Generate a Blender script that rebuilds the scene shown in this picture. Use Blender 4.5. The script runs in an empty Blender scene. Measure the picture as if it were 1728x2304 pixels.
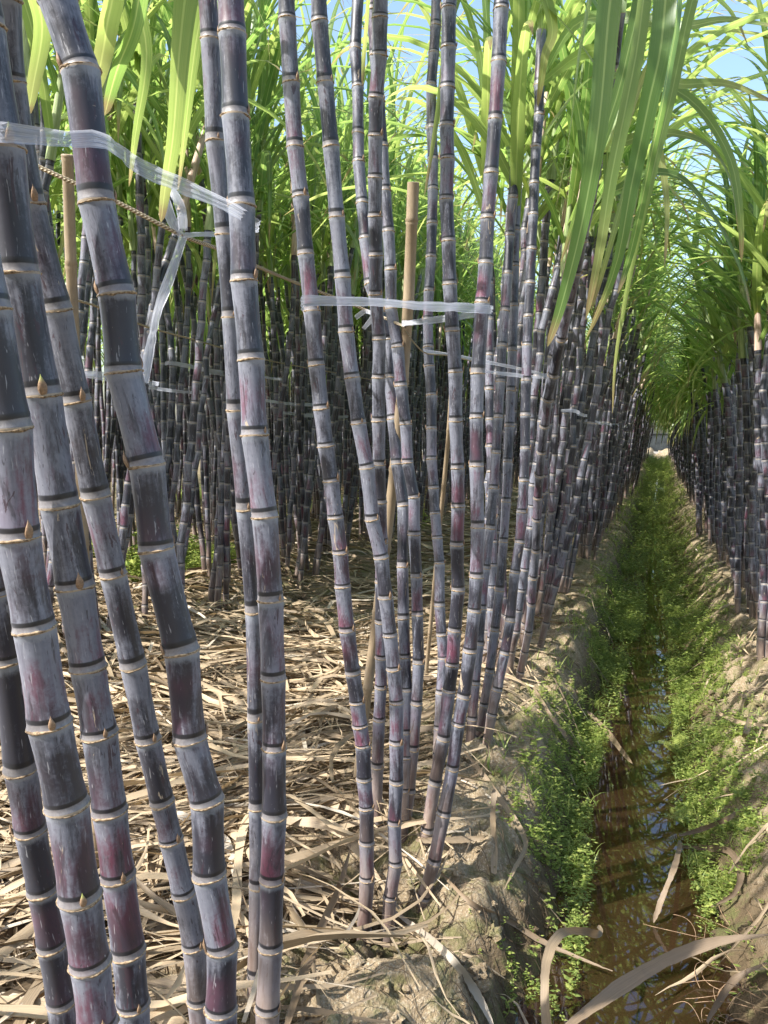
import bpy, math, random
import numpy as np
from mathutils import Vector

# ------------------------------------------------------------------ camera, sky, sun, exposure
SC = bpy.context.scene
COL = SC.collection
R = math.radians
CAM_H, YAW, PITCH, FPX = 1.2, 18.9, 5.8, 1800.0
cam_d = bpy.data.cameras.new('camera'); cam = bpy.data.objects.new('camera', cam_d); COL.objects.link(cam)
cam.location = (0, 0, CAM_H); cam.rotation_euler = (R(90 - PITCH), 0, R(YAW))
cam_d.sensor_fit = 'VERTICAL'; cam_d.sensor_height = 24.0; cam_d.sensor_width = 18.0
cam_d.lens = 24.0 * FPX / 2304.0; cam_d.clip_start = 0.02; cam_d.clip_end = 1000
SC.camera = cam
SUN_AZ, SUN_EL = 137.0, 47.0            # degrees left of the ditch direction (+Y), elevation
W = bpy.data.worlds.new('World'); SC.world = W; W.use_nodes = True
wn = W.node_tree.nodes; wl = W.node_tree.links
sky = wn.new('ShaderNodeTexSky'); sky.sky_type = 'NISHITA'; sky.sun_disc = False
sky.sun_elevation = R(SUN_EL); sky.sun_rotation = R(-SUN_AZ); sky.air_density = 1.3; sky.dust_density = 3.0; sky.ozone_density = 3.0
wl.new(sky.outputs[0], wn['Background'].inputs[0]); wn['Background'].inputs[1].default_value = 0.15
sd = bpy.data.lights.new('sun', 'SUN'); sd.energy = 5.0; sd.angle = R(0.53); sd.color = (1.0, 0.965, 0.91)
sun = bpy.data.objects.new('sun', sd); COL.objects.link(sun)
to_sun = Vector((-math.sin(R(SUN_AZ)) * math.cos(R(SUN_EL)), math.cos(R(SUN_AZ)) * math.cos(R(SUN_EL)), math.sin(R(SUN_EL))))
sun.rotation_euler = to_sun.to_track_quat('Z', 'Y').to_euler(); sun.location = to_sun * 20
SC.view_settings.view_transform = 'Standard'; SC.view_settings.look = 'None'
SC.view_settings.exposure = 1.26; SC.view_settings.gamma = 1
try:
    SC.cycles.max_bounces = 8; SC.cycles.diffuse_bounces = 3; SC.cycles.glossy_bounces = 3
    SC.cycles.transmission_bounces = 4; SC.cycles.transparent_max_bounces = 8
    SC.cycles.caustics_reflective = False; SC.cycles.caustics_refractive = False
except Exception:
    pass

rng = np.random.default_rng(7)
random.seed(7)

# camera frame, used to give things traced in the photograph a real place at a real distance
cy, sy, cp, sp = math.cos(R(YAW)), math.sin(R(YAW)), math.cos(R(PITCH)), math.sin(R(PITCH))
RIGHT = np.array([cy, sy, 0.0]); FWD = np.array([-sy * cp, cy * cp, -sp]); UP = np.cross(RIGHT, FWD)
CAMP = np.array([0, 0, CAM_H])
def P(x, y, d):
    return CAMP + d * FWD + d * (x - 864) / FPX * RIGHT - d * (y - 1152) / FPX * UP
def G(x, y, z=0.0):
    v = FWD + (x - 864) / FPX * RIGHT - (y - 1152) / FPX * UP
    return CAMP + v * ((z - CAM_H) / v[2])
def to_px(p):
    v = np.asarray(p) - CAMP; d = v @ FWD
    return 864 + FPX * (v @ RIGHT) / d, 1152 - FPX * (v @ UP) / d, d

# ------------------------------------------------------------------ noise and ground height
_perm = np.random.default_rng(3).permutation(4096)
def _h(ix, iy):
    return (_perm[(_perm[ix & 4095] + iy) & 4095]) / 4095.0
def vnoise(x, y):
    ix = np.floor(x).astype(int); iy = np.floor(y).astype(int); fx = x - ix; fy = y - iy
    fx = fx * fx * (3 - 2 * fx); fy = fy * fy * (3 - 2 * fy)
    a = _h(ix, iy); b = _h(ix + 1, iy); c = _h(ix, iy + 1); d = _h(ix + 1, iy + 1)
    return (a * (1 - fx) + b * fx) * (1 - fy) + (c * (1 - fx) + d * fx) * fy - 0.5
def fbm(x, y, o=4):
    s = 0; a = 1.0
    for i in range(o):
        s = s + a * vnoise(x * 2 ** i + 17.3 * i, y * 2 ** i + 5.1 * i); a *= 0.5
    return s
def cell(x, y):
    ix = np.floor(x).astype(int); iy = np.floor(y).astype(int); best = np.full(np.shape(x), 9.0)
    for dx in (-1, 0, 1):
        for dy in (-1, 0, 1):
            cx = ix + dx + 0.15 + 0.7 * _h(ix + dx, iy + dy); cyy = iy + dy + 0.15 + 0.7 * _h(ix + dx + 77, iy + dy + 31)
            best = np.minimum(best, (cx - x) ** 2 + (cyy - y) ** 2)
    return np.sqrt(best)
def sstep(a, b, x):
    t = np.clip((x - a) / (b - a), 0, 1); return t * t * (3 - 2 * t)
ROWS_L = [-3.1, -4.1, -5.8, -7.4, -9.4, -12.0]
ROWS_R = [3.2, 4.4, 7.0, 8.2, 10.8]
WATER_Z = -0.2
def ditch_c(y):
    return -0.015 + 0.02 * np.sin(y * 1.3) + 0.012 * np.sin(y * 3.1 + 1)
def gz(x, y, fine=True):
    x = np.asarray(x, float); y = np.asarray(y, float)
    wob = 0.05 * fbm(x * 1.2 + 9, y * 2.2, 3)
    u = np.abs(x - ditch_c(y)) + wob * 0.7
    left = x < ditch_c(y)
    top = np.where(left, 0.44, 0.50)
    z = np.where(left, -0.33, -0.235) + np.where(left, 0.33, 0.235) * sstep(0.15, top, u) ** 0.8
    z = z + 0.07 * np.exp(-((x + 0.60) / 0.22) ** 2) + 0.06 * np.exp(-((x - 0.64) / 0.2) ** 2)
    for rx in ROWS_L[:3] + ROWS_R[:1]:
        z = z + 0.10 * np.exp(-((x - rx) / 0.3) ** 2)
    z = z - 0.07 * np.exp(-((x + 1.9) / 0.8) ** 2)
    z = z - 0.17 * np.exp(-(((x + 0.60) / 0.20) ** 2 + ((y - 1.80) / 0.24) ** 2))
    g1 = G(885, 2215, 0.02); z = z + 0.07 * np.exp(-((x - g1[0]) ** 2 + (y - g1[1]) ** 2) / 0.012)
    # far end: the bank closing the ditch
    z = z + 0.30 * sstep(42, 44.5, y) * np.exp(-(u / 0.6) ** 2) * (x < 2)
    if fine:
        dry = sstep(0.12, 0.3, u); near = np.exp(-np.maximum(np.hypot(x, y) - 5, 0) / 6)
        z = z + dry * near * (0.075 * fbm(x * 5, y * 5, 3) + 0.055 * fbm(x * 15, y * 15, 5) + 0.055 * (0.45 - cell(x * 9 + 0.7 * fbm(x * 9, y * 9, 2), y * 11))
                              + 0.012 * (0.45 - cell(x * 37, y * 37 + fbm(x * 20, y * 20, 2))))
    return z
def gz1(x, y):
    return float(gz(np.array([x]), np.array([y]))[0])

# ------------------------------------------------------------------ mesh building
class MB:
    def __init__(s): s.v = []; s.f = []; s.a = {}; s.n = 0; s.fm = []
    def add(s, v, f, mi=0, **at):
        v = np.asarray(v, float); f = np.asarray(f, int)
        s.v.append(v); s.f.append(f + s.n); s.n += len(v); s.fm.append(np.full(len(f), mi))
        for k, w in at.items(): s.a.setdefault(k, []).append(np.asarray(w, float))
        return s
    def mesh(s, name, mats, smooth=True):
        v = np.concatenate(s.v).astype(np.float32)
        me = bpy.data.meshes.new(name); me.vertices.add(len(v)); me.vertices.foreach_set('co', v.ravel())
        loops = np.concatenate([f.ravel() for f in s.f]).astype(np.int32)
        tot = np.concatenate([np.full(len(f), f.shape[1]) for f in s.f]).astype(np.int32)
        me.loops.add(len(loops)); me.loops.foreach_set('vertex_index', loops)
        me.polygons.add(len(tot)); st = np.concatenate([[0], np.cumsum(tot)[:-1]]).astype(np.int32)
        me.polygons.foreach_set('loop_start', st); me.polygons.foreach_set('loop_total', tot)
        me.polygons.foreach_set('material_index', np.concatenate(s.fm).astype(np.int32))
        me.polygons.foreach_set('use_smooth', np.full(len(tot), smooth))
        for k, w in s.a.items():
            w = np.concatenate(w).astype(np.float32)
            if w.ndim == 1:
                at = me.attributes.new(k, 'FLOAT', 'POINT'); at.data.foreach_set('value', w)
            else:
                at = me.attributes.new(k, 'FLOAT_VECTOR', 'POINT'); at.data.foreach_set('vector', w.ravel())
        for m in (mats if isinstance(mats, (list, tuple)) else [mats]): me.materials.append(m)
        me.update(calc_edges=True); me.validate()
        return me
def link(name, me, parent=None, loc=None, rot=None):
    o = bpy.data.objects.new(name, me); COL.objects.link(o)
    if parent is not None: o.parent = parent
    if loc is not None: o.location = loc
    if rot is not None: o.rotation_euler = rot
    return o
def tag(o, label=None, cat=None, group=None, kind=None):
    if label: o['label'] = label
    if cat: o['category'] = cat
    if group: o['group'] = group
    if kind: o['kind'] = kind
    return o

def quads(rows, cols, close=False):
    f = []
    c = cols if close else cols - 1
    i, j = np.meshgrid(np.arange(rows - 1), np.arange(c), indexing='ij'); i = i.ravel(); j = j.ravel(); j2 = (j + 1) % cols
    return np.stack([i * cols + j, i * cols + j2, (i + 1) * cols + j2, (i + 1) * cols + j], 1)

def smooth_path(pts, n):
    """Catmull-Rom through pts, n samples."""
    p = np.asarray(pts, float); m = len(p)
    t = np.linspace(0, m - 1, n); i = np.clip(t.astype(int), 0, m - 2); u = (t - i)[:, None]
    p0 = p[np.clip(i - 1, 0, m - 1)]; p1 = p[i]; p2 = p[i + 1]; p3 = p[np.clip(i + 2, 0, m - 1)]
    return 0.5 * ((2 * p1) + (p2 - p0) * u + (2 * p0 - 5 * p1 + 4 * p2 - p3) * u * u + (3 * p1 - p0 - 3 * p2 + p3) * u ** 3)
def tangents(p):
    t = np.gradient(p, axis=0); return t / (np.linalg.norm(t, axis=1, keepdims=True) + 1e-9)
def norm(v):
    return v / (np.linalg.norm(v, axis=-1, keepdims=True) + 1e-9)

def tube(mb, pts, rad, sides=8, mi=0, rnd=0.0, cap=True):
    p = np.asarray(pts, float); t = tangents(p); n = len(p)
    ref = np.array([0, 0, 1.0]) if abs(t[0, 2]) < 0.8 else np.array([1.0, 0, 0])
    b = norm(np.cross(t, ref)); c = np.cross(t, b)
    a = np.linspace(0, 2 * np.pi, sides, endpoint=False); r = np.broadcast_to(rad, n)[:, None, None]
    v = p[:, None, :] + r * (np.cos(a)[None, :, None] * b[:, None, :] + np.sin(a)[None, :, None] * c[:, None, :])
    L = np.concatenate([[0], np.cumsum(np.linalg.norm(np.diff(p, axis=0), axis=1))])
    at = np.stack([np.tile(a / 6.2832, n), np.repeat(L, sides), np.full(n * sides, rnd)], 1)
    f = quads(n, sides, True)
    mb.add(v.reshape(-1, 3), f, mi, a=at)
    return mb

def ribbon(mb, pts, width, side, fold=0.15, rnd=0.0, mi=0, thick=0.0):
    """leaf blade or tape: three verts across, V-folded; pts n x 3, width n, side n x 3"""
    p = np.asarray(pts, float); n = len(p); t = tangents(p)
    s = norm(side - (side * t).sum(1, keepdims=True) * t); nr = np.cross(s, t)
    w = np.broadcast_to(width, n)[:, None] * 0.5
    v = np.stack([p - s * w + nr * w * fold, p, p + s * w + nr * w * fold], 1).reshape(-1, 3)
    vv = np.repeat(np.linspace(0, 1, n), 3)
    at = np.stack([np.tile([-1.0, 0, 1.0], n), vv, np.full(3 * n, rnd)], 1)
    mb.add(v, quads(n, 3), mi, a=at)
    return mb

# ------------------------------------------------------------------ materials
class NT:
    def __init__(s, name):
        s.m = bpy.data.materials.new(name); s.m.use_nodes = True; s.t = s.m.node_tree; s.t.nodes.clear()
        s.out = s.n('ShaderNodeOutputMaterial')
    def n(s, typ, **kw):
        nd = s.t.nodes.new(typ)
        for k, v in kw.items(): setattr(nd, k, v)
        return nd
    def set(s, sock, v):
        if hasattr(v, 'is_output') or isinstance(v, bpy.types.NodeSocket): s.t.links.new(v, sock)
        elif v is not None:
            sock.default_value = (v + (1,)) if isinstance(v, tuple) and len(v) == 3 and len(sock.default_value) == 4 else v
    def math(s, op, a, b=None, c=None, clamp=False):
        nd = s.n('ShaderNodeMath', operation=op); nd.use_clamp = clamp
        s.set(nd.inputs[0], a)
        if b is not None: s.set(nd.inputs[1], b)
        if c is not None: s.set(nd.inputs[2], c)
        return nd.outputs[0]
    def step(s, a, b, x):
        nd = s.n('ShaderNodeMapRange', interpolation_type='SMOOTHSTEP'); s.set(nd.inputs[0], x)
        nd.inputs[1].default_value = a; nd.inputs[2].default_value = b; return nd.outputs[0]
    def mix(s, f, a, b, mode='MIX'):
        nd = s.n('ShaderNodeMix', data_type='RGBA', blend_type=mode); s.set(nd.inputs[0], f)
        s.set(nd.inputs[6], a); s.set(nd.inputs[7], b); return nd.outputs[2]
    def attr(s, name):
        return s.n('ShaderNodeAttribute', attribute_name=name)
    def sep(s, v):
        nd = s.n('ShaderNodeSeparateXYZ'); s.set(nd.inputs[0], v); return nd.outputs
    def noise(s, vec, scale, detail=3, rough=0.55, dist=0.0):
        nd = s.n('ShaderNodeTexNoise'); s.set(nd.inputs['Vector'], vec); nd.inputs['Scale'].default_value = scale
        nd.inputs['Detail'].default_value = detail; nd.inputs['Roughness'].default_value = rough; nd.inputs['Distortion'].default_value = dist
        return nd.outputs[0]
    def vm(s, op, a, b):
        nd = s.n('ShaderNodeVectorMath', operation=op); s.set(nd.inputs[0], a); s.set(nd.inputs[1], b); return nd.outputs[0]
    def bump(s, h, strength=0.4, dist=0.002):
        nd = s.n('ShaderNodeBump'); nd.inputs['Strength'].default_value = strength; nd.inputs['Distance'].default_value = dist
        s.set(nd.inputs['Height'], h); return nd.outputs[0]
    def pbr(s, col, rough, normal=None, spec=0.5):
        nd = s.n('ShaderNodeBsdfPrincipled'); s.set(nd.inputs['Base Color'], col); s.set(nd.inputs['Roughness'], rough)
        nd.inputs['Specular IOR Level'].default_value = spec
        if normal is not None: s.set(nd.inputs['Normal'], normal)
        return nd.outputs[0]
    def done(s, sh):
        s.t.links.new(sh, s.out.inputs[0]); return s.m

def mat_cane():
    m = NT('cane_rind')
    rest = m.attr('rest').outputs['Vector']; nd = m.attr('nd').outputs['Fac']
    oi = m.n('ShaderNodeObjectInfo')
    off = m.n('ShaderNodeCombineXYZ'); rr = m.math('MULTIPLY', oi.outputs['Random'], 37.0)
    for k in range(3): m.set(off.inputs[k], rr)
    p = m.vm('ADD', rest, off.outputs[0])
    ps = m.vm('MULTIPLY', p, (1.0, 1.0, 0.22)); pf = m.vm('MULTIPLY', p, (1.0, 1.0, 0.06))
    fr = m.math('FRACT', nd)
    big = m.noise(ps, 26, 4, 0.6, 0.6); streak = m.noise(pf, 240, 3, 0.6); fleck = m.noise(p, 130, 5, 0.7, 0.8)
    broad = m.noise(p, 9, 2, 0.5); peel = m.noise(ps, 42, 5, 0.65, 1.4)
    wn1 = m.n('ShaderNodeTexWhiteNoise', noise_dimensions='2D'); iv = m.n('ShaderNodeCombineXYZ'); m.set(iv.inputs[0], m.math('FLOOR', nd)); m.set(iv.inputs[1], m.math('MULTIPLY', oi.outputs['Random'], 91.7)); m.set(wn1.inputs['Vector'], iv.outputs[0])
    inr = wn1.outputs['Value']                                                                  # differs from internode to internode
    bare = m.mix(m.step(0.48, 0.74, m.math('ADD', m.math('ADD', m.math('MULTIPLY', broad, 0.7), m.math('MULTIPLY', inr, 0.32)), m.math('MULTIPLY', m.math('SUBTRACT', 1.0, m.step(0.4, 1.5, m.sep(rest)[2])), 0.07))), (0.013, 0.013, 0.021), (0.105, 0.028, 0.050))
    wax = m.mix(m.math('ADD', m.math('MULTIPLY', streak, 0.45), m.math('MULTIPLY', fleck, 0.4)), (0.032, 0.037, 0.058), (0.250, 0.256, 0.298))
    wax = m.mix(m.math('MULTIPLY', m.step(0.5, 0.75, broad), 0.30), wax, (0.20, 0.14, 0.20))
    # wax thickness: thick just below the leaf scar, rubbed off irregularly lower down
    t = m.math('ADD', big, m.math('MULTIPLY', m.step(0.45, 0.98, fr), 0.14))
    t = m.math('ADD', t, m.math('MULTIPLY', m.math('SUBTRACT', streak, 0.5), 0.24))
    t = m.math('ADD', t, m.math('MULTIPLY', m.math('SUBTRACT', fleck, 0.5), 0.26))
    t = m.math('ADD', t, m.math('MULTIPLY', m.math('SUBTRACT', inr, 0.5), 0.22))
    t = m.math('ADD', t, m.math('MULTIPLY', m.math('SUBTRACT', oi.outputs['Random'], 0.5), 0.10))
    c = m.mix(m.step(0.41, 0.66, t), bare, wax)
    c = m.mix(m.math('MULTIPLY', m.step(0.50, 0.64, m.noise(ps, 30, 5, 0.75, 0.5)), m.math('ADD', m.math('MULTIPLY', inr, 0.6), 0.25)), c, (0.016, 0.015, 0.022))      # sooty smudges
    c = m.mix(m.math('MULTIPLY', m.step(0.62, 0.64, peel), 0.85), c, (0.030, 0.012, 0.020))      # rubbed bare patches
    c = m.mix(m.math('MULTIPLY', m.step(0.66, 0.68, m.noise(ps, 30, 5, 0.7, 1.0)), 0.85), c, (0.34, 0.27, 0.19))   # corky scrapes
    # below the scar: pale ring of thick wax, and fine lengthwise scratches
    scr = m.noise(m.vm('MULTIPLY', p, (1.0, 1.0, 0.10)), 420, 2, 0.5, 0.5)
    c = m.mix(m.math('MULTIPLY', m.step(0.66, 0.72, scr), 0.5), c, (0.36, 0.36, 0.38))
    sct = m.noise(m.vm('MULTIPLY', m.vm('ADD', p, (3.1, 0, 0)), (1.0, 1.0, 0.16)), 330, 2, 0.5, 0.8)
    c = m.mix(m.math('MULTIPLY', m.step(0.64, 0.70, sct), 0.7), c, (0.012, 0.011, 0.016))
    c = m.mix(m.math('MULTIPLY', m.step(0.90, 0.99, m.math('ADD', fr, m.math('MULTIPLY', m.math('SUBTRACT', fleck, 0.4), 0.10))), 0.7), c, (0.23, 0.25, 0.285))
    # lower stem weathers to brown
    z = m.sep(rest)[2]
    br = m.math('MULTIPLY', m.math('SUBTRACT', 1.0, m.step(0.20, 0.60, m.math('ADD', z, m.math('MULTIPLY', broad, 0.25)))), 0.85)
    c = m.mix(br, c, m.mix(m.step(0.3, 0.7, big), (0.085, 0.055, 0.042), (0.27, 0.195, 0.145)))
    # root band, growth ring
    rb = m.math('MULTIPLY', m.math('LESS_THAN', fr, 0.085), 0.8)
    c = m.mix(rb, c, m.mix(fleck, (0.06, 0.055, 0.065), (0.30, 0.28, 0.27)))
    gl = m.math('ABSOLUTE', m.math('SUBTRACT', m.math('ADD', fr, m.math('MULTIPLY', m.math('SUBTRACT', big, 0.5), 0.03)), 0.105))
    g = m.math('SUBTRACT', 1.0, m.step(0.018, 0.034, gl))
    c = m.mix(m.math('MULTIPLY', g, 0.96), c, (0.004, 0.004, 0.006))
    sc = m.math('GREATER_THAN', m.math('ABSOLUTE', m.math('SUBTRACT', fr, 0.5)), 0.488)
    c = m.mix(m.math('MULTIPLY', sc, 0.9), c, m.mix(fleck, (0.13, 0.09, 0.06), (0.46, 0.37, 0.25)))
    ro = m.math('ADD', m.math('MULTIPLY', fleck, 0.3), 0.28)
    nrm = m.bump(m.math('ADD', m.math('MULTIPLY', streak, 0.6), m.math('MULTIPLY', fleck, 0.6)), 0.35, 0.00018)
    sh = m.pbr(c, ro, nrm, 0.5); b = sh.node
    b.inputs['Sheen Weight'].default_value = 0.22; b.inputs['Sheen Roughness'].default_value = 0.45; b.inputs['Sheen Tint'].default_value = (0.80, 0.84, 1.0, 1)
    return m.done(sh)

def mat_leaf(name, dif, tra, tip, tmix=0.5):
    m = NT(name); a = m.sep(m.attr('a').outputs['Vector']); oi = m.n('ShaderNodeObjectInfo')
    rv = m.math('FRACT', m.math('ADD', a[2], m.math('MULTIPLY', oi.outputs['Random'], 7.3)))
    au = m.math('ABSOLUTE', a[0])
    cv = m.n('ShaderNodeCombineXYZ'); m.set(cv.inputs[0], m.math('MULTIPLY', a[0], 15.0)); m.set(cv.inputs[1], m.math('MULTIPLY', a[1], 1.6)); m.set(cv.inputs[2], m.math('MULTIPLY', rv, 91.0))
    vein = m.noise(cv.outputs[0], 1.6, 2, 0.6)
    k = m.math('ADD', m.math('MULTIPLY', m.math('ADD', m.math('MULTIPLY', m.math('SUBTRACT', vein, 0.5), 2.2), 0.5), 0.7), m.math('MULTIPLY', rv, 0.9))
    rib = m.math('SUBTRACT', 1.0, m.step(0.06, 0.12, au))
    edge = m.step(0.985, 1.0, m.math('ADD', a[1], m.math('MULTIPLY', rv, 0.12)))
    old = m.math('MULTIPLY', m.step(0.80, 0.98, m.math('ADD', a[1], m.math('MULTIPLY', m.math('SUBTRACT', rv, 0.5), 0.5))), 0.8)
    def col(c0, c1, c2):
        c = m.mix(m.step(0.2, 1.3, k), c0, c1)
        c = m.mix(m.math('MULTIPLY', old, 0.7), c, c2)
        c = m.mix(m.math('MULTIPLY', m.step(0.93, 0.99, m.math('ADD', a[1], m.math('MULTIPLY', vein, 0.10))), 0.85), c, (0.34, 0.24, 0.12))
        return m.mix(m.math('MULTIPLY', rib, 0.45), c, tuple(min(1, x * 1.8 + 0.05) for x in c1))
    d = m.n('ShaderNodeBsdfPrincipled'); m.set(d.inputs['Base Color'], col(dif[0], dif[1], tip)); d.inputs['Roughness'].default_value = 0.34
    d.inputs['Specular IOR Level'].default_value = 0.5
    m.set(d.inputs['Normal'], m.bump(vein, 0.3, 0.0007))
    tr = m.n('ShaderNodeBsdfTranslucent'); m.set(tr.inputs[0], col(tra[0], tra[1], tip))
    mx = m.n('ShaderNodeMixShader'); mx.inputs[0].default_value = tmix
    m.t.links.new(d.outputs[0], mx.inputs[1]); m.t.links.new(tr.outputs[0], mx.inputs[2])
    return m.done(mx.outputs[0])

def mat_straw(nm='dry_leaf', ca=(0.085, 0.058, 0.034), cb=(0.46, 0.355, 0.23)):
    m = NT(nm); a = m.sep(m.attr('a').outputs['Vector'])
    cv = m.n('ShaderNodeCombineXYZ'); m.set(cv.inputs[0], m.math('MULTIPLY', a[0], 8.0)); m.set(cv.inputs[1], m.math('MULTIPLY', a[1], 2.5)); m.set(cv.inputs[2], m.math('MULTIPLY', a[2], 91.0))
    v = m.noise(cv.outputs[0], 1.5, 3, 0.65); sp_ = m.noise(m.n('ShaderNodeNewGeometry').outputs['Position'], 14, 4, 0.6)
    k = m.math('ADD', m.math('MULTIPLY', v, 0.55), m.math('MULTIPLY', a[2], 0.75))
    c = m.mix(m.step(0.15, 0.95, k), ca, cb)
    c = m.mix(m.math('MULTIPLY', m.step(0.55, 0.75, sp_), 0.45), c, (0.12, 0.09, 0.065))
    c = m.mix(m.math('MULTIPLY', m.step(0.90, 0.95, m.math('FRACT', m.math('MULTIPLY', a[2], 13.0))), 0.6), c, (0.56, 0.50, 0.41))
    d = m.n('ShaderNodeBsdfPrincipled'); m.set(d.inputs['Base Color'], c); d.inputs['Roughness'].default_value = 0.55; d.inputs['Specular IOR Level'].default_value = 0.35
    m.set(d.inputs['Normal'], m.bump(v, 0.5, 0.0012))
    tr = m.n('ShaderNodeBsdfTranslucent'); m.set(tr.inputs[0], m.mix(1.0, c, (1.0, 0.85, 0.6), 'MULTIPLY'))
    mx = m.n('ShaderNodeMixShader'); mx.inputs[0].default_value = 0.22
    m.t.links.new(d.outputs[0], mx.inputs[1]); m.t.links.new(tr.outputs[0], mx.inputs[2])
    return m.done(mx.outputs[0])

def mat_soil():
    m = NT('soil'); pos = m.n('ShaderNodeNewGeometry').outputs['Position']; x, y, z = m.sep(pos)[:3]
    n1 = m.noise(pos, 3.2, 4, 0.6); n2 = m.noise(pos, 22, 5, 0.65); n3 = m.noise(pos, 130, 4, 0.7); n4 = m.noise(pos, 7.5, 4, 0.6, 0.5)
    dry = m.mix(n2, (0.14, 0.100, 0.058), (0.39, 0.30, 0.19))
    dry = m.mix(m.step(0.45, 0.7, n3), dry, (0.44, 0.37, 0.27))
    dry = m.mix(m.math('MULTIPLY', m.step(0.52, 0.72, n4), 0.6), dry, (0.42, 0.27, 0.17))
    wet = m.mix(n2, (0.055, 0.042, 0.022), (0.17, 0.12, 0.07))
    wetf = m.math('SUBTRACT', 1.0, m.step(-0.17, 0.02, m.math('ADD', z, m.math('MULTIPLY', m.math('SUBTRACT', n4, 0.5), 0.12))))
    moss = m.mix(n3, (0.040, 0.050, 0.016), (0.15, 0.17, 0.05))
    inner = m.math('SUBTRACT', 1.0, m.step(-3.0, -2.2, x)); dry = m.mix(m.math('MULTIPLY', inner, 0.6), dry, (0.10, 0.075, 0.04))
    c = m.mix(wetf, dry, wet)
    mf = m.math('MULTIPLY', m.step(0.47, 0.60, m.math('ADD', m.math('MULTIPLY', n4, 0.6), m.math('MULTIPLY', n2, 0.4))), 1.0)
    c = m.mix(m.math('MULTIPLY', mf, 0.7), c, moss)
    mud = m.math('LESS_THAN', z, -0.204)
    c = m.mix(mud, c, m.mix(n2, (0.30, 0.15, 0.055), (0.52, 0.29, 0.12)))
    h = m.math('ADD', m.math('MULTIPLY', n3, 0.5), n2)
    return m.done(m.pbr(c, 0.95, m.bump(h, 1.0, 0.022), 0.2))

def mat_water():
    m = NT('ditch_water'); pos = m.n('ShaderNodeNewGeometry').outputs['Position']
    w = m.noise(pos, 6, 2, 0.5); nm = m.bump(w, 0.03, 0.01)
    gl = m.n('ShaderNodeBsdfGlossy'); gl.inputs['Roughness'].default_value = 0.015; m.set(gl.inputs['Normal'], nm); gl.inputs['Color'].default_value = (0.95, 0.97, 1, 1)
    tp = m.n('ShaderNodeBsdfTransparent'); tp.inputs[0].default_value = (0.58, 0.42, 0.24, 1)
    df = m.n('ShaderNodeBsdfDiffuse'); df.inputs[0].default_value = (0.080, 0.048, 0.022, 1)
    mb_ = m.n('ShaderNodeMixShader'); mb_.inputs[0].default_value = 0.22
    m.t.links.new(tp.outputs[0], mb_.inputs[1]); m.t.links.new(df.outputs[0], mb_.inputs[2])
    fr = m.n('ShaderNodeFresnel'); fr.inputs[0].default_value = 1.75; m.set(fr.inputs['Normal'], nm)
    mx = m.n('ShaderNodeMixShader'); m.t.links.new(fr.outputs[0], mx.inputs[0])
    m.t.links.new(mb_.outputs[0], mx.inputs[1]); m.t.links.new(gl.outputs[0], mx.inputs[2])
    return m.done(mx.outputs[0])

def mat_simple(name, c0, c1, scale=60, rough=0.7, stretch=(1, 1, 1), bump=0.3, spec=0.3, obj=False):
    m = NT(name); pos = m.n('ShaderNodeTexCoord').outputs['Object']
    v = m.noise(m.vm('MULTIPLY', pos, stretch), scale, 4, 0.6)
    return m.done(m.pbr(m.mix(m.step(0.3, 0.7, v), c0, c1), rough, m.bump(v, bump, 0.003), spec))
def mat_tape():
    m = NT('plastic_tape'); a = m.sep(m.attr('a').outputs['Vector'])
    cv = m.n('ShaderNodeCombineXYZ'); m.set(cv.inputs[0], m.math('MULTIPLY', a[0], 7.0)); m.set(cv.inputs[1], m.math('MULTIPLY', a[1], 3.0))
    v = m.noise(cv.outputs[0], 1.5, 3, 0.6)
    p = m.n('ShaderNodeBsdfPrincipled'); p.inputs['Base Color'].default_value = (0.62, 0.65, 0.74, 1); p.inputs['Roughness'].default_value = 0.25
    m.set(p.inputs['Normal'], m.bump(v, 0.6, 0.0012))
    tr = m.n('ShaderNodeBsdfTranslucent'); tr.inputs[0].default_value = (0.55, 0.58, 0.68, 1)
    tp = m.n('ShaderNodeBsdfTransparent')
    a1 = m.n('ShaderNodeMixShader'); a1.inputs[0].default_value = 0.4; m.t.links.new(p.outputs[0], a1.inputs[1]); m.t.links.new(tr.outputs[0], a1.inputs[2])
    a2 = m.n('ShaderNodeMixShader'); m.set(a2.inputs[0], m.math('MULTIPLY', m.math('SUBTRACT', 1.0, v), 0.9)); m.t.links.new(a1.outputs[0], a2.inputs[1]); m.t.links.new(tp.outputs[0], a2.inputs[2])
    return m.done(a2.outputs[0])
def mat_bamboo():
    m = NT('bamboo'); a = m.sep(m.attr('a').outputs['Vector'])
    pos = m.n('ShaderNodeTexCoord').outputs['Object']; v = m.noise(m.vm('MULTIPLY', pos, (1, 1, 0.08)), 220, 3, 0.6); n = m.noise(pos, 11, 3, 0.6)
    c = m.mix(v, (0.17, 0.125, 0.080), (0.34, 0.265, 0.175)); c = m.mix(m.math('MULTIPLY', m.step(0.5, 0.7, n), 0.5), c, (0.17, 0.14, 0.11))
    return m.done(m.pbr(c, 0.5, m.bump(v, 0.2, 0.0005), 0.4))
def mat_rope():
    m = NT('twine'); a = m.sep(m.attr('a').outputs['Vector'])
    w = m.math('SINE', m.math('ADD', m.math('MULTIPLY', a[1], 900.0), m.math('MULTIPLY', a[0], 18.85)))
    c = m.mix(m.step(-0.9, 0.9, w), (0.24, 0.18, 0.11), (0.66, 0.57, 0.42))
    return m.done(m.pbr(c, 0.85, m.bump(w, 0.8, 0.002), 0.2))
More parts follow.
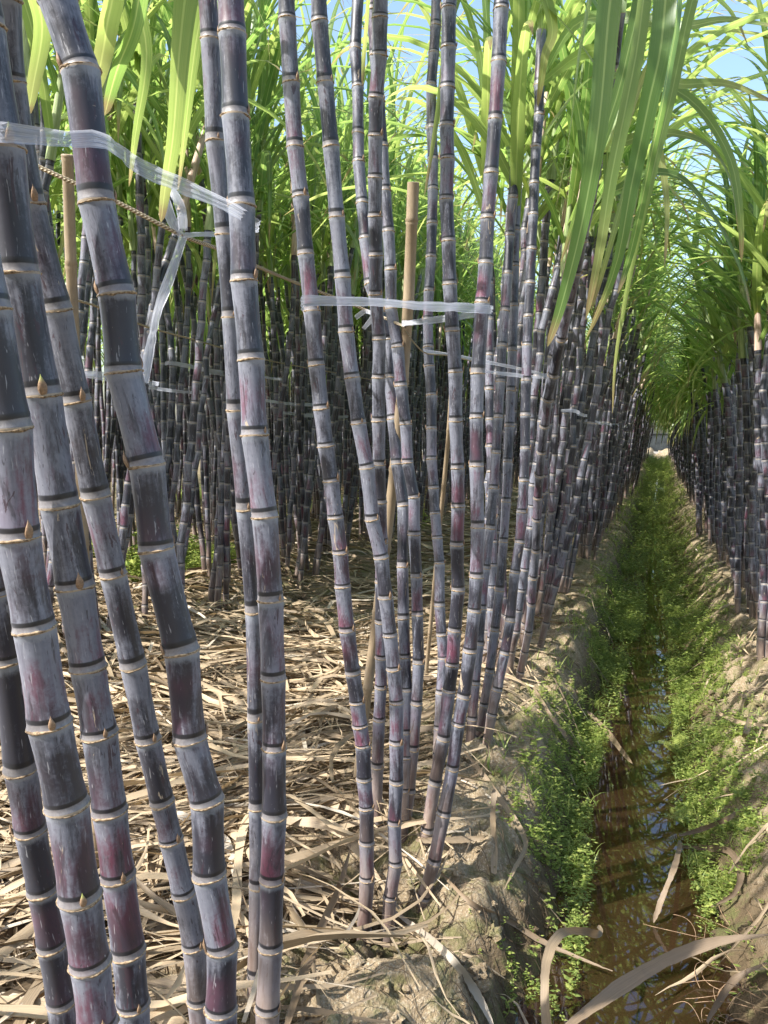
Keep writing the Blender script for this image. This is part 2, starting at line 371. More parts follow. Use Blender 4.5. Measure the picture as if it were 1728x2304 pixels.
def mat_bud():
    m = NT('bud_scale'); a = m.sep(m.attr('a').outputs['Vector']); pos = m.n('ShaderNodeTexCoord').outputs['Object']
    v = m.noise(pos, 500, 3, 0.6)
    c = m.mix(v, (0.10, 0.060, 0.038), (0.38, 0.25, 0.15)); c = m.mix(m.math('MULTIPLY', m.step(0.55, 0.95, a[1]), m.math('MULTIPLY', a[2], 1.0)), c, (0.34, 0.38, 0.10))
    return m.done(m.pbr(c, 0.6, m.bump(v, 0.4, 0.001), 0.3))

M_CANE = mat_cane()
M_LEAF = mat_leaf('cane_leaf', ((0.065, 0.125, 0.030), (0.15, 0.22, 0.065)), ((0.24, 0.42, 0.09), (0.50, 0.62, 0.16)), (0.44, 0.42, 0.16), 0.55)
M_WEED = mat_leaf('weed_leaf', ((0.10, 0.155, 0.035), (0.36, 0.40, 0.11)), ((0.20, 0.34, 0.05), (0.58, 0.64, 0.15)), (0.20, 0.30, 0.08), 0.5)
M_TREE = mat_leaf('tree_leaf', ((0.035, 0.075, 0.02), (0.09, 0.15, 0.035)), ((0.10, 0.22, 0.03), (0.25, 0.40, 0.06)), (0.1, 0.2, 0.05), 0.35)
M_STRAW = mat_straw(); M_SOIL = mat_soil(); M_STRAWD = mat_straw('old_dry_leaf', (0.075, 0.050, 0.032), (0.25, 0.185, 0.12)); M_WATER = mat_water(); M_TAPE = mat_tape(); M_BAMBOO = mat_bamboo(); M_ROPE = mat_rope(); M_BUD = mat_bud()
M_SCAR = mat_simple('leaf_scar', (0.09, 0.058, 0.036), (0.42, 0.31, 0.19), 220, 0.85)
M_SHEATH = mat_simple('dry_sheath', (0.30, 0.20, 0.15), (0.58, 0.46, 0.36), 90, 0.6, (1, 1, 0.06))
M_CROWN = mat_simple('green_sheath', (0.16, 0.22, 0.07), (0.36, 0.42, 0.22), 90, 0.5, (1, 1, 0.06))
M_CONC = mat_simple('concrete', (0.28, 0.27, 0.26), (0.42, 0.41, 0.39), 5, 0.85)
M_NET = mat_simple('dark_blockwork', (0.012, 0.016, 0.018), (0.035, 0.042, 0.045), 3, 0.8)
M_BARK = mat_simple('bark', (0.10, 0.07, 0.05), (0.24, 0.18, 0.13), 14, 0.9)
M_ROOT = mat_simple('root', (0.15, 0.09, 0.05), (0.33, 0.22, 0.13), 60, 0.8)
M_CLOD = M_SOIL

# ------------------------------------------------------------------ the setting
def axis(segs):
    out = [segs[0][0]]
    for a, b, st in segs:
        n = max(1, int(round((b - a) / st))); out += list(np.linspace(a, b, n + 1)[1:])
    return np.array(out)
gx = axis([(-220, -40, 30), (-40, -12, 4), (-12, -5, 0.5), (-5, -2.2, 0.05), (-2.2, -1.1, 0.022), (-1.1, 0.95, 0.0105), (0.95, 2.4, 0.04), (2.4, 6, 0.3), (6, 20, 2), (20, 220, 40)])
gy = axis([(-60, -4, 8), (-4, 0.4, 0.2), (0.4, 1.2, 0.03), (1.2, 3.6, 0.0125), (3.6, 6, 0.024), (6, 10, 0.05), (10, 20, 0.12), (20, 46, 0.4), (46, 60, 2), (60, 300, 40)])
X, Y = np.meshgrid(gx, gy); Z = gz(X, Y)
mb = MB(); mb.add(np.stack([X.ravel(), Y.ravel(), Z.ravel()], 1), quads(len(gy), len(gx)))
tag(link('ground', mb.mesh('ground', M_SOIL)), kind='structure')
wy = np.linspace(-3, 43, 90); mb = MB()
wv = np.stack([np.stack([ditch_c(wy) - 0.32, wy, np.full_like(wy, WATER_Z)], 1), np.stack([ditch_c(wy) + 0.32, wy, np.full_like(wy, WATER_Z)], 1)], 1).reshape(-1, 3)
mb.add(wv, quads(90, 2)); tag(link('water', mb.mesh('water', M_WATER)), kind='structure')

def boxm(mb, lo, hi, mi=0):
    x0, y0, z0 = lo; x1, y1, z1 = hi
    v = [(x0, y0, z0), (x1, y0, z0), (x1, y1, z0), (x0, y1, z0), (x0, y0, z1), (x1, y0, z1), (x1, y1, z1), (x0, y1, z1)]
    mb.add(v, [(0, 3, 2, 1), (4, 5, 6, 7), (0, 1, 5, 4), (1, 2, 6, 5), (2, 3, 7, 6), (3, 0, 4, 7)], mi); return mb
kb = link('concrete_kerb', boxm(MB(), (-14, 45.6, -0.05), (14, 45.9, 0.07)).mesh('concrete_kerb', M_CONC, False)); tag(kb, 'pale concrete kerb crossing the far end of the ditch', 'kerb')
wb = bpy.data.objects.new('boundary_wall', None); COL.objects.link(wb); wb.location = (0, 49.5, 0); tag(wb, 'dark grey low wall beyond the far end of the ditch', 'wall')
link('wall_face', boxm(MB(), (-25, 0, -0.1), (25, 0.2, 1.0)).mesh('wall_face', M_NET, False), wb)
link('coping', boxm(MB(), (-25, -0.05, 1.0), (25, 0.25, 1.06)).mesh('coping', M_NET, False), wb)

# ------------------------------------------------------------------ cane building blocks
PROF = [(0.0, 1.075), (0.022, 1.03), (0.05, 0.995), (0.085, 0.99), (0.105, 1.005), (0.135, 0.985), (0.25, 0.945), (0.5, 0.935), (0.72, 0.955), (0.88, 0.985), (0.975, 1.005)]
PROF_LO = [(0.0, 1.06), (0.09, 0.99), (0.3, 0.94), (0.75, 0.96), (0.96, 1.0)]
def culm(mb, nodes, rads, sides=22, prof=PROF, hump=0.0, L0=0.0, seed=0.0):
    nodes = np.asarray(nodes, float); n = len(nodes); pts = []; rr = []; ndv = []
    for k in range(n - 1):
        d = nodes[k + 1] - nodes[k]
        for f, q in prof:
            pts.append(nodes[k] + d * f); rr.append((rads[k] * (1 - f) + rads[k + 1] * f) * q); ndv.append(k + min(f, 0.999) + 0.0005)
    pts.append(nodes[-1]); rr.append(rads[-1] * 1.05); ndv.append(n - 1 - 0.001)
    pts = np.array(pts); rr = np.array(rr); ndv = np.array(ndv)
    t = tangents(smooth_path(pts, len(pts))); t = norm((t + np.roll(t, 1, 0) + np.roll(t, -1, 0))); t[0] = t[1]; t[-1] = t[-2]
    ref = np.array([0.0, 1.0, 0.1]); b = norm(np.cross(np.broadcast_to(ref, t.shape), t)); c = np.cross(t, b)
    a = np.linspace(0, 2 * np.pi, sides, endpoint=False)
    v = pts[:, None, :] + rr[:, None, None] * (np.cos(a)[None, :, None] * b[:, None, :] + np.sin(a)[None, :, None] * c[:, None, :])
    L = L0 + np.concatenate([[0], np.cumsum(np.linalg.norm(np.diff(pts, axis=0), axis=1))])
    rest = np.stack([np.outer(rr, np.cos(a)).ravel() + seed, np.outer(rr, np.sin(a)).ravel() + seed * 1.7, np.repeat(L, sides)], 1)
    mb.add(v.reshape(-1, 3), quads(len(pts), sides, True), 0, rest=rest, nd=np.repeat(ndv, sides))
    top = len(pts) - 1
    return pts, t, b, c

def leaf_pts(az, th0, droop, length, n=12, twist=0.0, pow_=1.4):
    """points and side vectors of one arching blade starting at the origin"""
    s = np.linspace(0, 1, n); th = th0 - droop * s ** pow_
    th = np.maximum(th, R(-88)); d = np.stack([np.cos(th), np.sin(th)], 1)
    seg = length / (n - 1); q = np.concatenate([[[0, 0]], np.cumsum((d[:-1] + d[1:]) / 2 * seg, axis=0)])
    e = np.array([math.cos(az), math.sin(az), 0]); u = np.array([-math.sin(az), math.cos(az), 0])
    tw = twist * s ** 2
    side_curve = 0.10 * length * twist * s ** 2
    pts = q[:, :1] * e + q[:, 1:] * np.array([0, 0, 1.0]) + side_curve[:, None] * u
    nrm = -np.sin(th)[:, None] * e + np.cos(th)[:, None] * np.array([0, 0, 1.0])
    side = np.cos(tw)[:, None] * u + np.sin(tw)[:, None] * nrm
    return pts, side
def leaf_w(n, wmax):
    s = np.linspace(0, 1, n); return wmax * np.minimum(1, 0.55 + s * 2.2) * np.clip(1 - s, 0, 1) ** 0.55 * (s < 1) + 0.0012

def crown(mb, top, axis_dir, rg, nl=10, L=(0.95, 1.5), n=12, wm=0.05, spread=1.0, zdrop=0.62):
    """green top: leaves fanned in two ranks along the last stretch of stem"""
    top = np.asarray(top); base_az = rg.uniform(0, 6.28)
    for i in range(nl):
        f = i / max(1, nl - 1)
        az = base_az + math.pi * (i % 2) + rg.normal(0, 0.75)
        th0 = R(52 + 34 * f + rg.uniform(-10, 10)); dr = R(rg.uniform(85, 165)) * (1.0 - 0.35 * f) * spread
        ln = rg.uniform(*L) * (1 - 0.25 * abs(f - 0.5))
        p, s = leaf_pts(az, th0, dr, ln, n, rg.normal(0, 0.4), rg.uniform(1.2, 2.2))
        o = top + axis_dir * (-zdrop * (1 - f) + 0.12 * f)
        ribbon(mb, p + o, leaf_w(n, wm * rg.uniform(0.75, 1.15)), s, 0.22, rg.uniform(0, 1))
    return mb
def bud_mesh(green):
    mb = MB(); n = 9; s = 10; t = np.linspace(0, 1, n); a = np.linspace(0, 2 * np.pi, s, endpoint=False)
    w = 0.0050 * np.sin(np.pi * np.clip(t * 0.75 + 0.22, 0, 1)) ** 0.9 * (1 - t ** 3) + 0.0001; z = t * 0.022 - 0.001; y = 0.003 * np.sin(t * 2.2)
    v = np.stack([np.outer(w, np.cos(a)), np.outer(w * 0.55, np.sin(a)) + y[:, None], np.repeat(z[:, None], s, 1)], 2)
    at = np.stack([np.tile(a / 6.28, n), np.repeat(t, s), np.full(n * s, float(green))], 1)
    mb.add(v.reshape(-1, 3), quads(n, s, True), 0, a=at); return mb.mesh('bud', M_BUD)
BUDS = [bud_mesh(0), bud_mesh(1)]
def scar_mesh(r, rg):
    mb = MB(); s = 28; k = 5; a = np.linspace(0, 2 * np.pi, s, endpoint=False)
    ph = rg.uniform(0, 6.28); wz = 0.0011 * np.sin(a + ph) + 0.0005 * np.sin(3 * a + ph * 2) + rg.normal(0, 0.00022, s); w = 0.85 + 0.55 * np.sin(a * 2 + ph) + rg.normal(0, 0.28, s)
    prof = [(-0.0012, -0.0016), (0.0002, -0.0011), (0.0009, 0.0), (0.0005, 0.0008), (-0.0012, 0.0012)]
    v = np.stack([np.stack([(r + dr * w) * np.cos(a), (r + dr * w) * np.sin(a), wz + dz * w], 1) for dr, dz in prof])
    mb.add(v.reshape(-1, 3), quads(k, s, True)); return mb.mesh('leaf_scar', M_SCAR)

def rot_to(t, ref):
    """quaternion: local z along t, local y towards ref"""
    z = Vector(t).normalized(); y = Vector(ref); y = (y - z * y.dot(z)).normalized(); x = y.cross(z)
    from mathutils import Matrix
    m = Matrix((x, y, z)).transposed(); return m.to_quaternion()

def hero(px, w0, w1, dia, label, seed, zTop=3.0, base_ext=True, bud_phi=0.0, buds=True, crown_n=5, green=0, gextra=0.0, part='stem'):
    """a stalk followed node by node; px = leaf-scar positions top to bottom, w0/w1 = apparent widths at the ends -> distance"""
    rg = np.random.default_rng(seed)
    px = np.array(px, float); n = len(px)
    d0, d1 = FPX * dia / w0, FPX * dia / w1
    f = (px[:, 1] - px[0, 1]) / (px[-1, 1] - px[0, 1]); dd = d0 * (1 - f) + d1 * f
    pts = [P(px[i, 0], px[i, 1], dd[i]) for i in range(n)]
    step = np.mean([np.linalg.norm(pts[i + 1] - pts[i]) for i in range(n - 1)])
    if base_ext:
        v = norm(pts[-1] - pts[-3]); v = norm(v * 0.6 + np.array([0, 0, -0.4]))
        while pts[-1][2] > gz1(pts[-1][0], pts[-1][1]) - 0.03: pts.append(pts[-1] + v * step * 0.85)
    nvis_lo = len(pts)
    v = norm(pts[0] - pts[min(3, n - 1)])
    up = []
    q = pts[0]; side = 1
    while q[2] < zTop:
        v = norm(v * 0.93 + np.array([0, 0, 0.07])); q = q + v * step * rg.uniform(0.95, 1.12) + np.array([rg.normal(0, 0.003), rg.normal(0, 0.003), 0]); up.append(q)
    pts = (up[::-1] + pts)[::-1]; pts = np.array(pts)          # bottom -> top
    base = pts[0].copy(); loc = pts - base
    rads = np.full(len(pts), dia / 2) * (1 + rg.normal(0, 0.02, len(pts)))
    root = link('sugarcane_stalk', None, None, base); tag(root, label, 'sugarcane')
    mbs = MB(); culm(mbs, loc, rads, 26, PROF, seed=seed * 0.77)
    link(part, mbs.mesh('stem', M_CANE), root)
    camdir = norm(CAMP - base)
    for k in range(1, len(pts) - 1):
        x, y, d = to_px(pts[k])
        if -80 < y < 2400 and -80 < x < 1800:
            t = norm(pts[k + 1] - pts[k - 1])
            o = link('leaf_scar', scar_mesh(rads[k] * 1.06, rg), root, loc[k]); o.rotation_mode = 'QUATERNION'; o.rotation_quaternion = rot_to(t, camdir)
            if buds:
                tc = norm(np.array([CAMP[0] - pts[k][0], CAMP[1] - pts[k][1], 0])); sd_ = np.array([-tc[1], tc[0], 0])
                ph = bud_phi + math.pi * (k % 2) + rg.normal(0, 0.12); dr = tc * math.cos(ph) + sd_ * math.sin(ph)
                dr = norm(dr - t * (dr @ t))
                b = link('bud', BUDS[green if rg.random() < 0.5 else 0], root, loc[k] + dr * rads[k] * 0.99 + t * 0.002); b.rotation_mode = 'QUATERNION'; b.rotation_quaternion = rot_to(t, dr)
                sc = rg.uniform(0.55, 1.05) * dia / 0.042; b.scale = (sc, sc, sc)
    cm = MB(); crown(cm, loc[-1], np.array([0, 0, 1.0]), rg, crown_n, (0.8, 1.2), 12, 0.05, 0.6 if zTop > 2.6 else 0.9, 0.3)
    link('leaves', cm.mesh('leaves', M_LEAF), root)
    root['_top'] = 0; del root['_top']
    return root, base, pts

# ------------------------------------------------------------------ the foreground stalks
H = {}
def add_hero(key, *a, **k): H[key] = hero(*a, **k)
add_hero('S1', [(130, 0), (182, 161), (218, 458), (263, 664), (279, 838), (331, 1049), (352, 1237), (409, 1466), (427, 1664), (466, 1802), (471, 1968), (500, 2132), (497, 2270)], 84, 72, 0.041,
         'thickest grey stalk of the left clump, red patched, crossed by the near tape', 11, bud_phi=1.75)
add_hero('S2', [(-40, 60), (8, 336), (42, 617), (94, 890), (135, 1138), (169, 1320), (198, 1502), (224, 1650), (247, 1825), (266, 1971), (289, 2140), (299, 2260)], 92, 73, 0.041,
         'dark stalk with big pointed buds, second from the left edge, in the left clump', 12, bud_phi=0.25, green=1)
add_hero('S3', [(-28, 700), (20, 963), (40, 1210), (78, 1414), (112, 1630), (151, 1812), (180, 2018), (203, 2166), (219, 2304)], 104, 88, 0.042,
         'pale grey stalk with long tan buds rising from the bottom left corner', 13, bud_phi=0.15, green=1)
add_hero('S4', [(-30, 1180), (-8, 1330), (18, 1482), (47, 1729), (68, 1867), (96, 2002), (117, 2125), (138, 2252)], 78, 64, 0.037,
         'brown flaking stalk leaning in from the left edge behind the pale grey one', 14, bud_phi=1.5)
add_hero('S5', [(8, 0), (21, 185), (65, 458), (128, 698), (172, 903), (216, 1117), (255, 1294), (300, 1497), (333, 1664), (365, 1804), (385, 1890), (414, 2010), (437, 2125), (448, 2250)], 74, 52, 0.038,
         'blotchy black stalk between the big bud stalk and the thickest one', 15, bud_phi=0.5)
add_hero('S6', [(516, -60), (523, 78), (530, 263), (544, 464), (549, 633), (565, 810), (573, 979), (596, 1164), (609, 1351), (615, 1528), (617, 1684), (617, 1835), (612, 1979), (609, 2132), (602, 2270)], 62, 54, 0.040,
         'tall lilac grey stalk standing alone where the near plastic tape ends', 16, bud_phi=0.95)
add_hero('S7', [(463, -60), (474, 89), (484, 318), (505, 529), (519, 714), (529, 924), (552, 1146), (570, 1377), (575, 1619), (578, 1817), (578, 1994), (573, 2200)], 44, 35, 0.0305,
         'slim pale violet stalk half hidden behind the lone lilac grey stalk', 17, bud_phi=0.3)
add_hero('S8', [(643, -40), (646, 44), (655, 187), (664, 331), (677, 443), (688, 573), (702, 700), (712, 822), (723, 920), (733, 1004), (745, 1083), (755, 1166), (766, 1244), (771, 1320), (781, 1419), (794, 1515), (804, 1581), (810, 1633), (817, 1677), (819, 1753), (825, 1817), (825, 1896), (826, 1977), (819, 2096)], 40, 33.5, 0.0385,
         'leftmost stalk of the middle clump, at the left end of the level plastic tape', 18, bud_phi=0.9)
add_hero('S9', [(716, -40), (719, 49), (732, 187), (745, 331), (758, 490), (771, 625), (779, 747), (792, 850), (807, 953), (826, 1053), (838, 1169), (858, 1255), (868, 1345), (878, 1430), (886, 1505), (892, 1581), (892, 1672), (892, 1760), (887, 1852), (890, 1944), (877, 2020), (873, 2093)], 38, 31.5, 0.0365,
         'second stalk of the middle clump, crossing its neighbours to a brown foot', 19, bud_phi=0.9)
add_hero('S10', [(1132, -70), (1127, 23), (1122, 141), (1114, 271), (1105, 391), (1097, 492), (1093, 594), (1085, 682), (1075, 841), (1072, 940), (1072, 1049), (1075, 1187), (1072, 1299), (1067, 1375), (1057, 1466), (1043, 1569), (1031, 1630), (1018, 1730), (998, 1833), (976, 1942), (952, 2022), (949, 2083)], 34, 30, 0.0355,
         'sunlit violet stalk leaning right, at the right end of the level plastic tape', 20, bud_phi=1.2)
add_hero('S11', [(1016, -40), (1010, 20), (1009, 109), (1007, 198), (1005, 284), (1007, 359), (1004, 450), (1009, 544), (1012, 641), (1018, 745), (1025, 838), (1025, 948), (1030, 1054), (1031, 1140), (1028, 1226), (1031, 1328), (1023, 1419), (1018, 1497), (1010, 1554), (998, 1663), (978, 1763), (961, 1871), (938, 1955)], 34, 29, 0.0365,
         'thick dark stalk with a pale waist just left of the sunlit leaning one', 21, bud_phi=1.4)
add_hero('S12', [(857, -40), (855, 40), (854, 125), (846, 221), (845, 307), (844, 401), (844, 487), (846, 575), (845, 663), (853, 764), (852, 850), (852, 947), (853, 1045), (855, 1130), (858, 1220), (858, 1310), (858, 1400), (858, 1480), (857, 1546), (853, 1619), (849, 1724), (846, 1850)], 35, 27, 0.0355,
         'pinkish stalk rising straight through the centre of the middle clump', 22, bud_phi=0.8)
add_hero('S13', [(852, 230), (860, 330), (866, 430), (874, 522), (879, 608), (880, 695), (895, 782), (902, 869), (913, 955), (917, 1042), (932, 1120), (932, 1203), (937, 1297), (939, 1383), (942, 1492), (937, 1584), (930, 1687), (921, 1782), (911, 1871)], 28, 26, 0.0335,
         'black stalk curving out to the right from behind the pinkish middle stalk', 23, bud_phi=1.0)
add_hero('S14', [(806, -20), (799, 112), (805, 198), (806, 302), (807, 365), (815, 458), (822, 538), (833, 640), (855, 705), (874, 765), (876, 850), (885, 944), (893, 1044), (908, 1138), (906, 1276), (908, 1393), (911, 1480), (915, 1554), (912, 1650), (914, 1705), (908, 1780), (906, 1850)], 27, 27, 0.0345,
         'grey stalk passing behind the middle clump from upper left to lower right', 24, bud_phi=1.0)
add_hero('S16', [(983, -30), (980, 60), (976, 122), (970, 193), (971, 290), (974, 360), (974, 427), (972, 505), (970, 580), (965, 656), (963, 720), (964, 782), (966, 825), (971, 890), (971, 966), (971, 1034), (976, 1099), (979, 1156), (984, 1211), (989, 1268), (989, 1364), (994, 1429), (997, 1482), (992, 1560), (988, 1640), (985, 1700)], 24, 24, 0.036,
         'slender blue black stalk just right of the bamboo stake top', 25, bud_phi=1.2)
add_hero('S17', [(1218, 70), (1213, 193), (1213, 260), (1206, 333), (1202, 414), (1200, 484), (1196, 562), (1193, 638), (1189, 713), (1186, 778), (1184, 857), (1182, 935), (1182, 1010), (1179, 1083), (1174, 1153), (1169, 1221), (1158, 1289), (1148, 1398), (1135, 1471), (1118, 1554), (1106, 1610), (1093, 1690)], 23, 22.5, 0.0355,
         'tall stalk leaning right, rooted on the ditch bank next to a dry leaf', 26, zTop=2.45, bud_phi=1.3, crown_n=8)
add_hero('S18', [(1160, 520), (1158, 600), (1156, 690), (1153, 790), (1150, 880), (1147, 960), (1143, 1040), (1139, 1130), (1133, 1220), (1124, 1330), (1113, 1420), (1101, 1513), (1088, 1590), (1077, 1663)], 21, 21, 0.034,
         'black stalk directly behind the tall bank stalk, their feet almost touching', 27, zTop=2.3, bud_phi=1.3, crown_n=7)
add_hero('S19', [(1098, 560), (1100, 640), (1101, 720), (1101, 800), (1101, 877), (1102, 945), (1104, 1005), (1105, 1062), (1106, 1117), (1108, 1166), (1109, 1220), (1109, 1273), (1108, 1322), (1106, 1372), (1106, 1440), (1104, 1520), (1102, 1610)], 20, 20, 0.034,
         'thin upright stalk in the gap right of the sunlit leaning one', 28, zTop=2.2, bud_phi=1.3, crown_n=7)
add_hero('S20', [(1310, 540), (1296, 614), (1281, 682), (1262, 765), (1244, 846), (1233, 900), (1225, 960), (1218, 1018), (1214, 1070), (1210, 1120), (1208, 1169), (1206, 1240), (1200, 1300), (1196, 1360), (1189, 1424), (1180, 1468), (1171, 1513)], 25, 17.5, 0.036,
         'stalk with a pink lit foot leaning far out over the ditch', 29, zTop=2.3, bud_phi=1.3, crown_n=7)
add_hero('S21', [(1136, 700), (1130, 780), (1126, 860), (1121, 940), (1116, 1020), (1110, 1100), (1103, 1190), (1092, 1280), (1083, 1370), (1078, 1450), (1069, 1540), (1062, 1620), (1056, 1690)], 22, 22, 0.035,
         'dark stalk rooted in straw between the sunlit leaning stalk and the bank stalks', 30, zTop=2.3, bud_phi=1.3, crown_n=7)

# ------------------------------------------------------------------ cane prototypes and rows
PROTO = []
rg = np.random.default_rng(42)
def make_proto(i):
    hgt = rg.uniform(2.0, 2.5); nn = int(hgt / rg.uniform(0.085, 0.105)); s = np.linspace(0, 1, nn)
    az = rg.uniform(0, 6.28); bend = rg.uniform(0.02, 0.13)
    off = bend * s ** 2 + 0.03 * np.sin(s * rg.uniform(3, 7))
    x = off * math.cos(az) + rg.normal(0, 0.0035, nn); y = off * math.sin(az) + rg.normal(0, 0.0035, nn)
    zz = hgt * (s ** 0.94); nodes = np.stack([x, y, zz], 1); nodes[0, 2] = -0.06
    r = rg.uniform(0.0165, 0.0205); rads = np.full(nn, r) * (1 - 0.12 * s ** 3)
    mb = MB(); culm(mb, nodes, rads, 12, PROF, seed=i * 3.1); cm = mb.mesh('stem', M_CANE)
    ax = norm(nodes[-1] - nodes[-4]); L = rg.uniform(0.35, 0.6)
    sh = MB(); p = np.stack([nodes[-1] + ax * L * t for t in np.linspace(-0.12, 1.0, 9)]); tube(sh, p, np.linspace(r * 1.12, r * 0.55, 9), 9, 0)
    shm = sh.mesh('leaf_sheath', [M_SHEATH if i % 3 == 0 else M_CROWN])
    lv = MB(); crown(lv, p[-1], ax, rg, 11, (0.95, 1.5), 12, 0.048, 1.0, L * 1.05); op = MB(); crown(op, p[-1], ax, rg, 9, (1.0, 1.6), 14, 0.044, 0.9, L * 1.05)
    # hanging old leaves
    for k in range(2):
        a = rg.uniform(0, 6.28); q, sd_ = leaf_pts(a, R(rg.uniform(30, 60)), R(rg.uniform(125, 150)), rg.uniform(0.8, 1.2), 12, rg.normal(0, 0.6), 0.7)
        ribbon(lv if k or i % 3 else op, q + nodes[-1] + ax * rg.uniform(0, 0.3), leaf_w(12, 0.045), sd_, 0.22, rg.uniform(0.2, 1))
    lm = lv.mesh('leaves', M_LEAF); om = op.mesh('leaves', M_LEAF)
    # light version for the thicket
    k2 = np.linspace(0, nn - 1, 9).astype(int); m2 = MB(); nl = nodes[k2]; rl = rads[k2]
    a6 = np.linspace(0, 2 * np.pi, 6, endpoint=False)
    v = nl[:, None, :] + rl[:, None, None] * np.stack([np.cos(a6), np.sin(a6), 0 * a6], 1)[None]
    rest = np.stack([np.outer(rl, np.cos(a6)).ravel() + i * 3.1, np.outer(rl, np.sin(a6)).ravel(), np.repeat(nl[:, 2], 6)], 1)
    lo_c = (v.reshape(-1, 3), quads(9, 6, True), rest, np.repeat(k2.astype(float), 6))
    l2 = MB(); rr = np.random.default_rng(i + 500); crown(l2, p[-1], ax, rr, 9, (0.95, 1.45), 8, 0.062, 1.0, L * 1.1)
    for k in range(1):
        a = rr.uniform(0, 6.28); q, sd_ = leaf_pts(a, R(rr.uniform(20, 50)), R(rr.uniform(110, 150)), rr.uniform(0.8, 1.2), 7, rr.normal(0, 0.6), 0.7)
        ribbon(l2, q + nodes[-1], leaf_w(7, 0.05), sd_, 0.22, rr.uniform(0.2, 1))
    lo_l = (np.concatenate(l2.v), np.concatenate(l2.f), np.concatenate(l2.a['a']))
    PROTO.append(dict(stem=cm, sheath=shm, leaves=lm, open=om, lo_c=lo_c, lo_l=lo_l))
for i in range(12): make_proto(i)

def row_spots(x0, ya, yb, pitch, per, lean, rg, rad=0.11, sp_=1.0):
    out = []; y = ya
    while y < yb:
        k = rg.integers(per[0], per[1] + 1); cx = x0 + rg.normal(0, 0.06)
        for j in range(k):
            a = rg.uniform(0, 6.28); r_ = rad * math.sqrt(rg.random())
            ox, oy = math.cos(a) * r_, math.sin(a) * r_
            tx = lean + (ox * 0.55 + rg.normal(0, 0.035)) * sp_; ty = (oy * 0.55 + rg.normal(0, 0.045)) * sp_
            out.append((cx + ox, y + oy, tx, ty))
        y += pitch * rg.uniform(0.8, 1.2)
    return out
rg = np.random.default_rng(5)
zones = [
    ('left', row_spots(-0.64, 3.75, 41, 0.40, (4, 6), 0.085, rg)),
    ('right', row_spots(0.64, 4.0, 41, 0.36, (4, 6), -0.03, rg, 0.10, 0.35)),
    ('back', row_spots(-2.95, 2.3, 40, 0.36, (4, 7), 0.01, rg, 0.28)),
]
CAPS = {'left': 105, 'right': 60, 'back': 114}
LAB = {'left': ('dark sugarcane stalk in the crowded leaning row along the left bank further up the ditch', 'stalks crowding the left bank further up'),
       'right': ('dark sugarcane stalk in the row standing on the right bank of the ditch', 'stalks in the row on the right bank'),
       'back': ('slim sugarcane stalk in the back row beyond the straw covered strip', 'stalks in the back row beyond the straw')}
rest_spots = []
def place(i, x, y, tx, ty, rz, sc, lab, grp, lk='leaves'):
    pr = PROTO[i]; root = bpy.data.objects.new('sugarcane_stalk', None); COL.objects.link(root)
    root.location = (x, y, gz1(x, y)); root.rotation_euler = (-ty, tx, rz); root.rotation_mode = 'XYZ'
    # tilt in world axes after the turn
    from mathutils import Matrix, Euler
    q = (Matrix.Rotation(tx, 3, 'Y') @ Matrix.Rotation(-ty, 3, 'X') @ Matrix.Rotation(rz, 3, 'Z')).to_euler()
    root.rotation_euler = q; root.scale = (sc[0], sc[0], sc[1]); tag(root, lab, 'sugarcane', grp)
    for nm, key in (('stem', 'stem'), ('leaf_sheath', 'sheath'), ('leaves', lk)):
        link(nm, pr[key], root)
    return root
for zn, spots in zones:
    k = 0
    for (x, y, tx, ty) in spots:
        px, py, d = to_px((x, y, 1.3)); vis = d > 0.3 and -150 < px < 1900
        if k < CAPS[zn] and vis:
            place(int(rg.integers(0, 12)), x, y, tx, ty, rg.uniform(0, 6.28), (rg.uniform(0.9, 1.12) * (1.12 if zn == 'back' else 1.0), rg.uniform(0.9, 1.1) * {'left': 0.97, 'right': 0.76, 'back': 1.20}[zn]), *LAB[zn], lk='leaves' if zn == 'back' and k % 3 == 0 else 'open'); k += 1
        elif vis: rest_spots.append((x, y, tx, ty, {'left': 0.95, 'right': 0.76, 'back': 1.20}[zn]))
for j, x0 in enumerate(ROWS_L[1:]):
    rest_spots += [s + (1.14 + 0.03 * j,) for s in row_spots(x0, -x0 * 0.95 - 0.6, 38 - 2 * j, 0.40 + 0.10 * j, (4, 6), 0, rg)]
for j, x0 in enumerate(ROWS_R):
    rest_spots += [s + (0.74,) for s in row_spots(x0, 7 + x0, 38, 0.7 + 0.1 * j, (3, 4), 0, rg)]
rest_spots += [s + (1.1,) for s in row_spots(-2.95, -1.8, 2.1, 0.9, (1, 3), 0, rg)] + [s + (1.1,) for s in row_spots(-0.66, -2.4, -1.1, 0.5, (2, 3), 0, rg)]  # unseen stalks beside and behind the camera, added for the dappled shade they cast
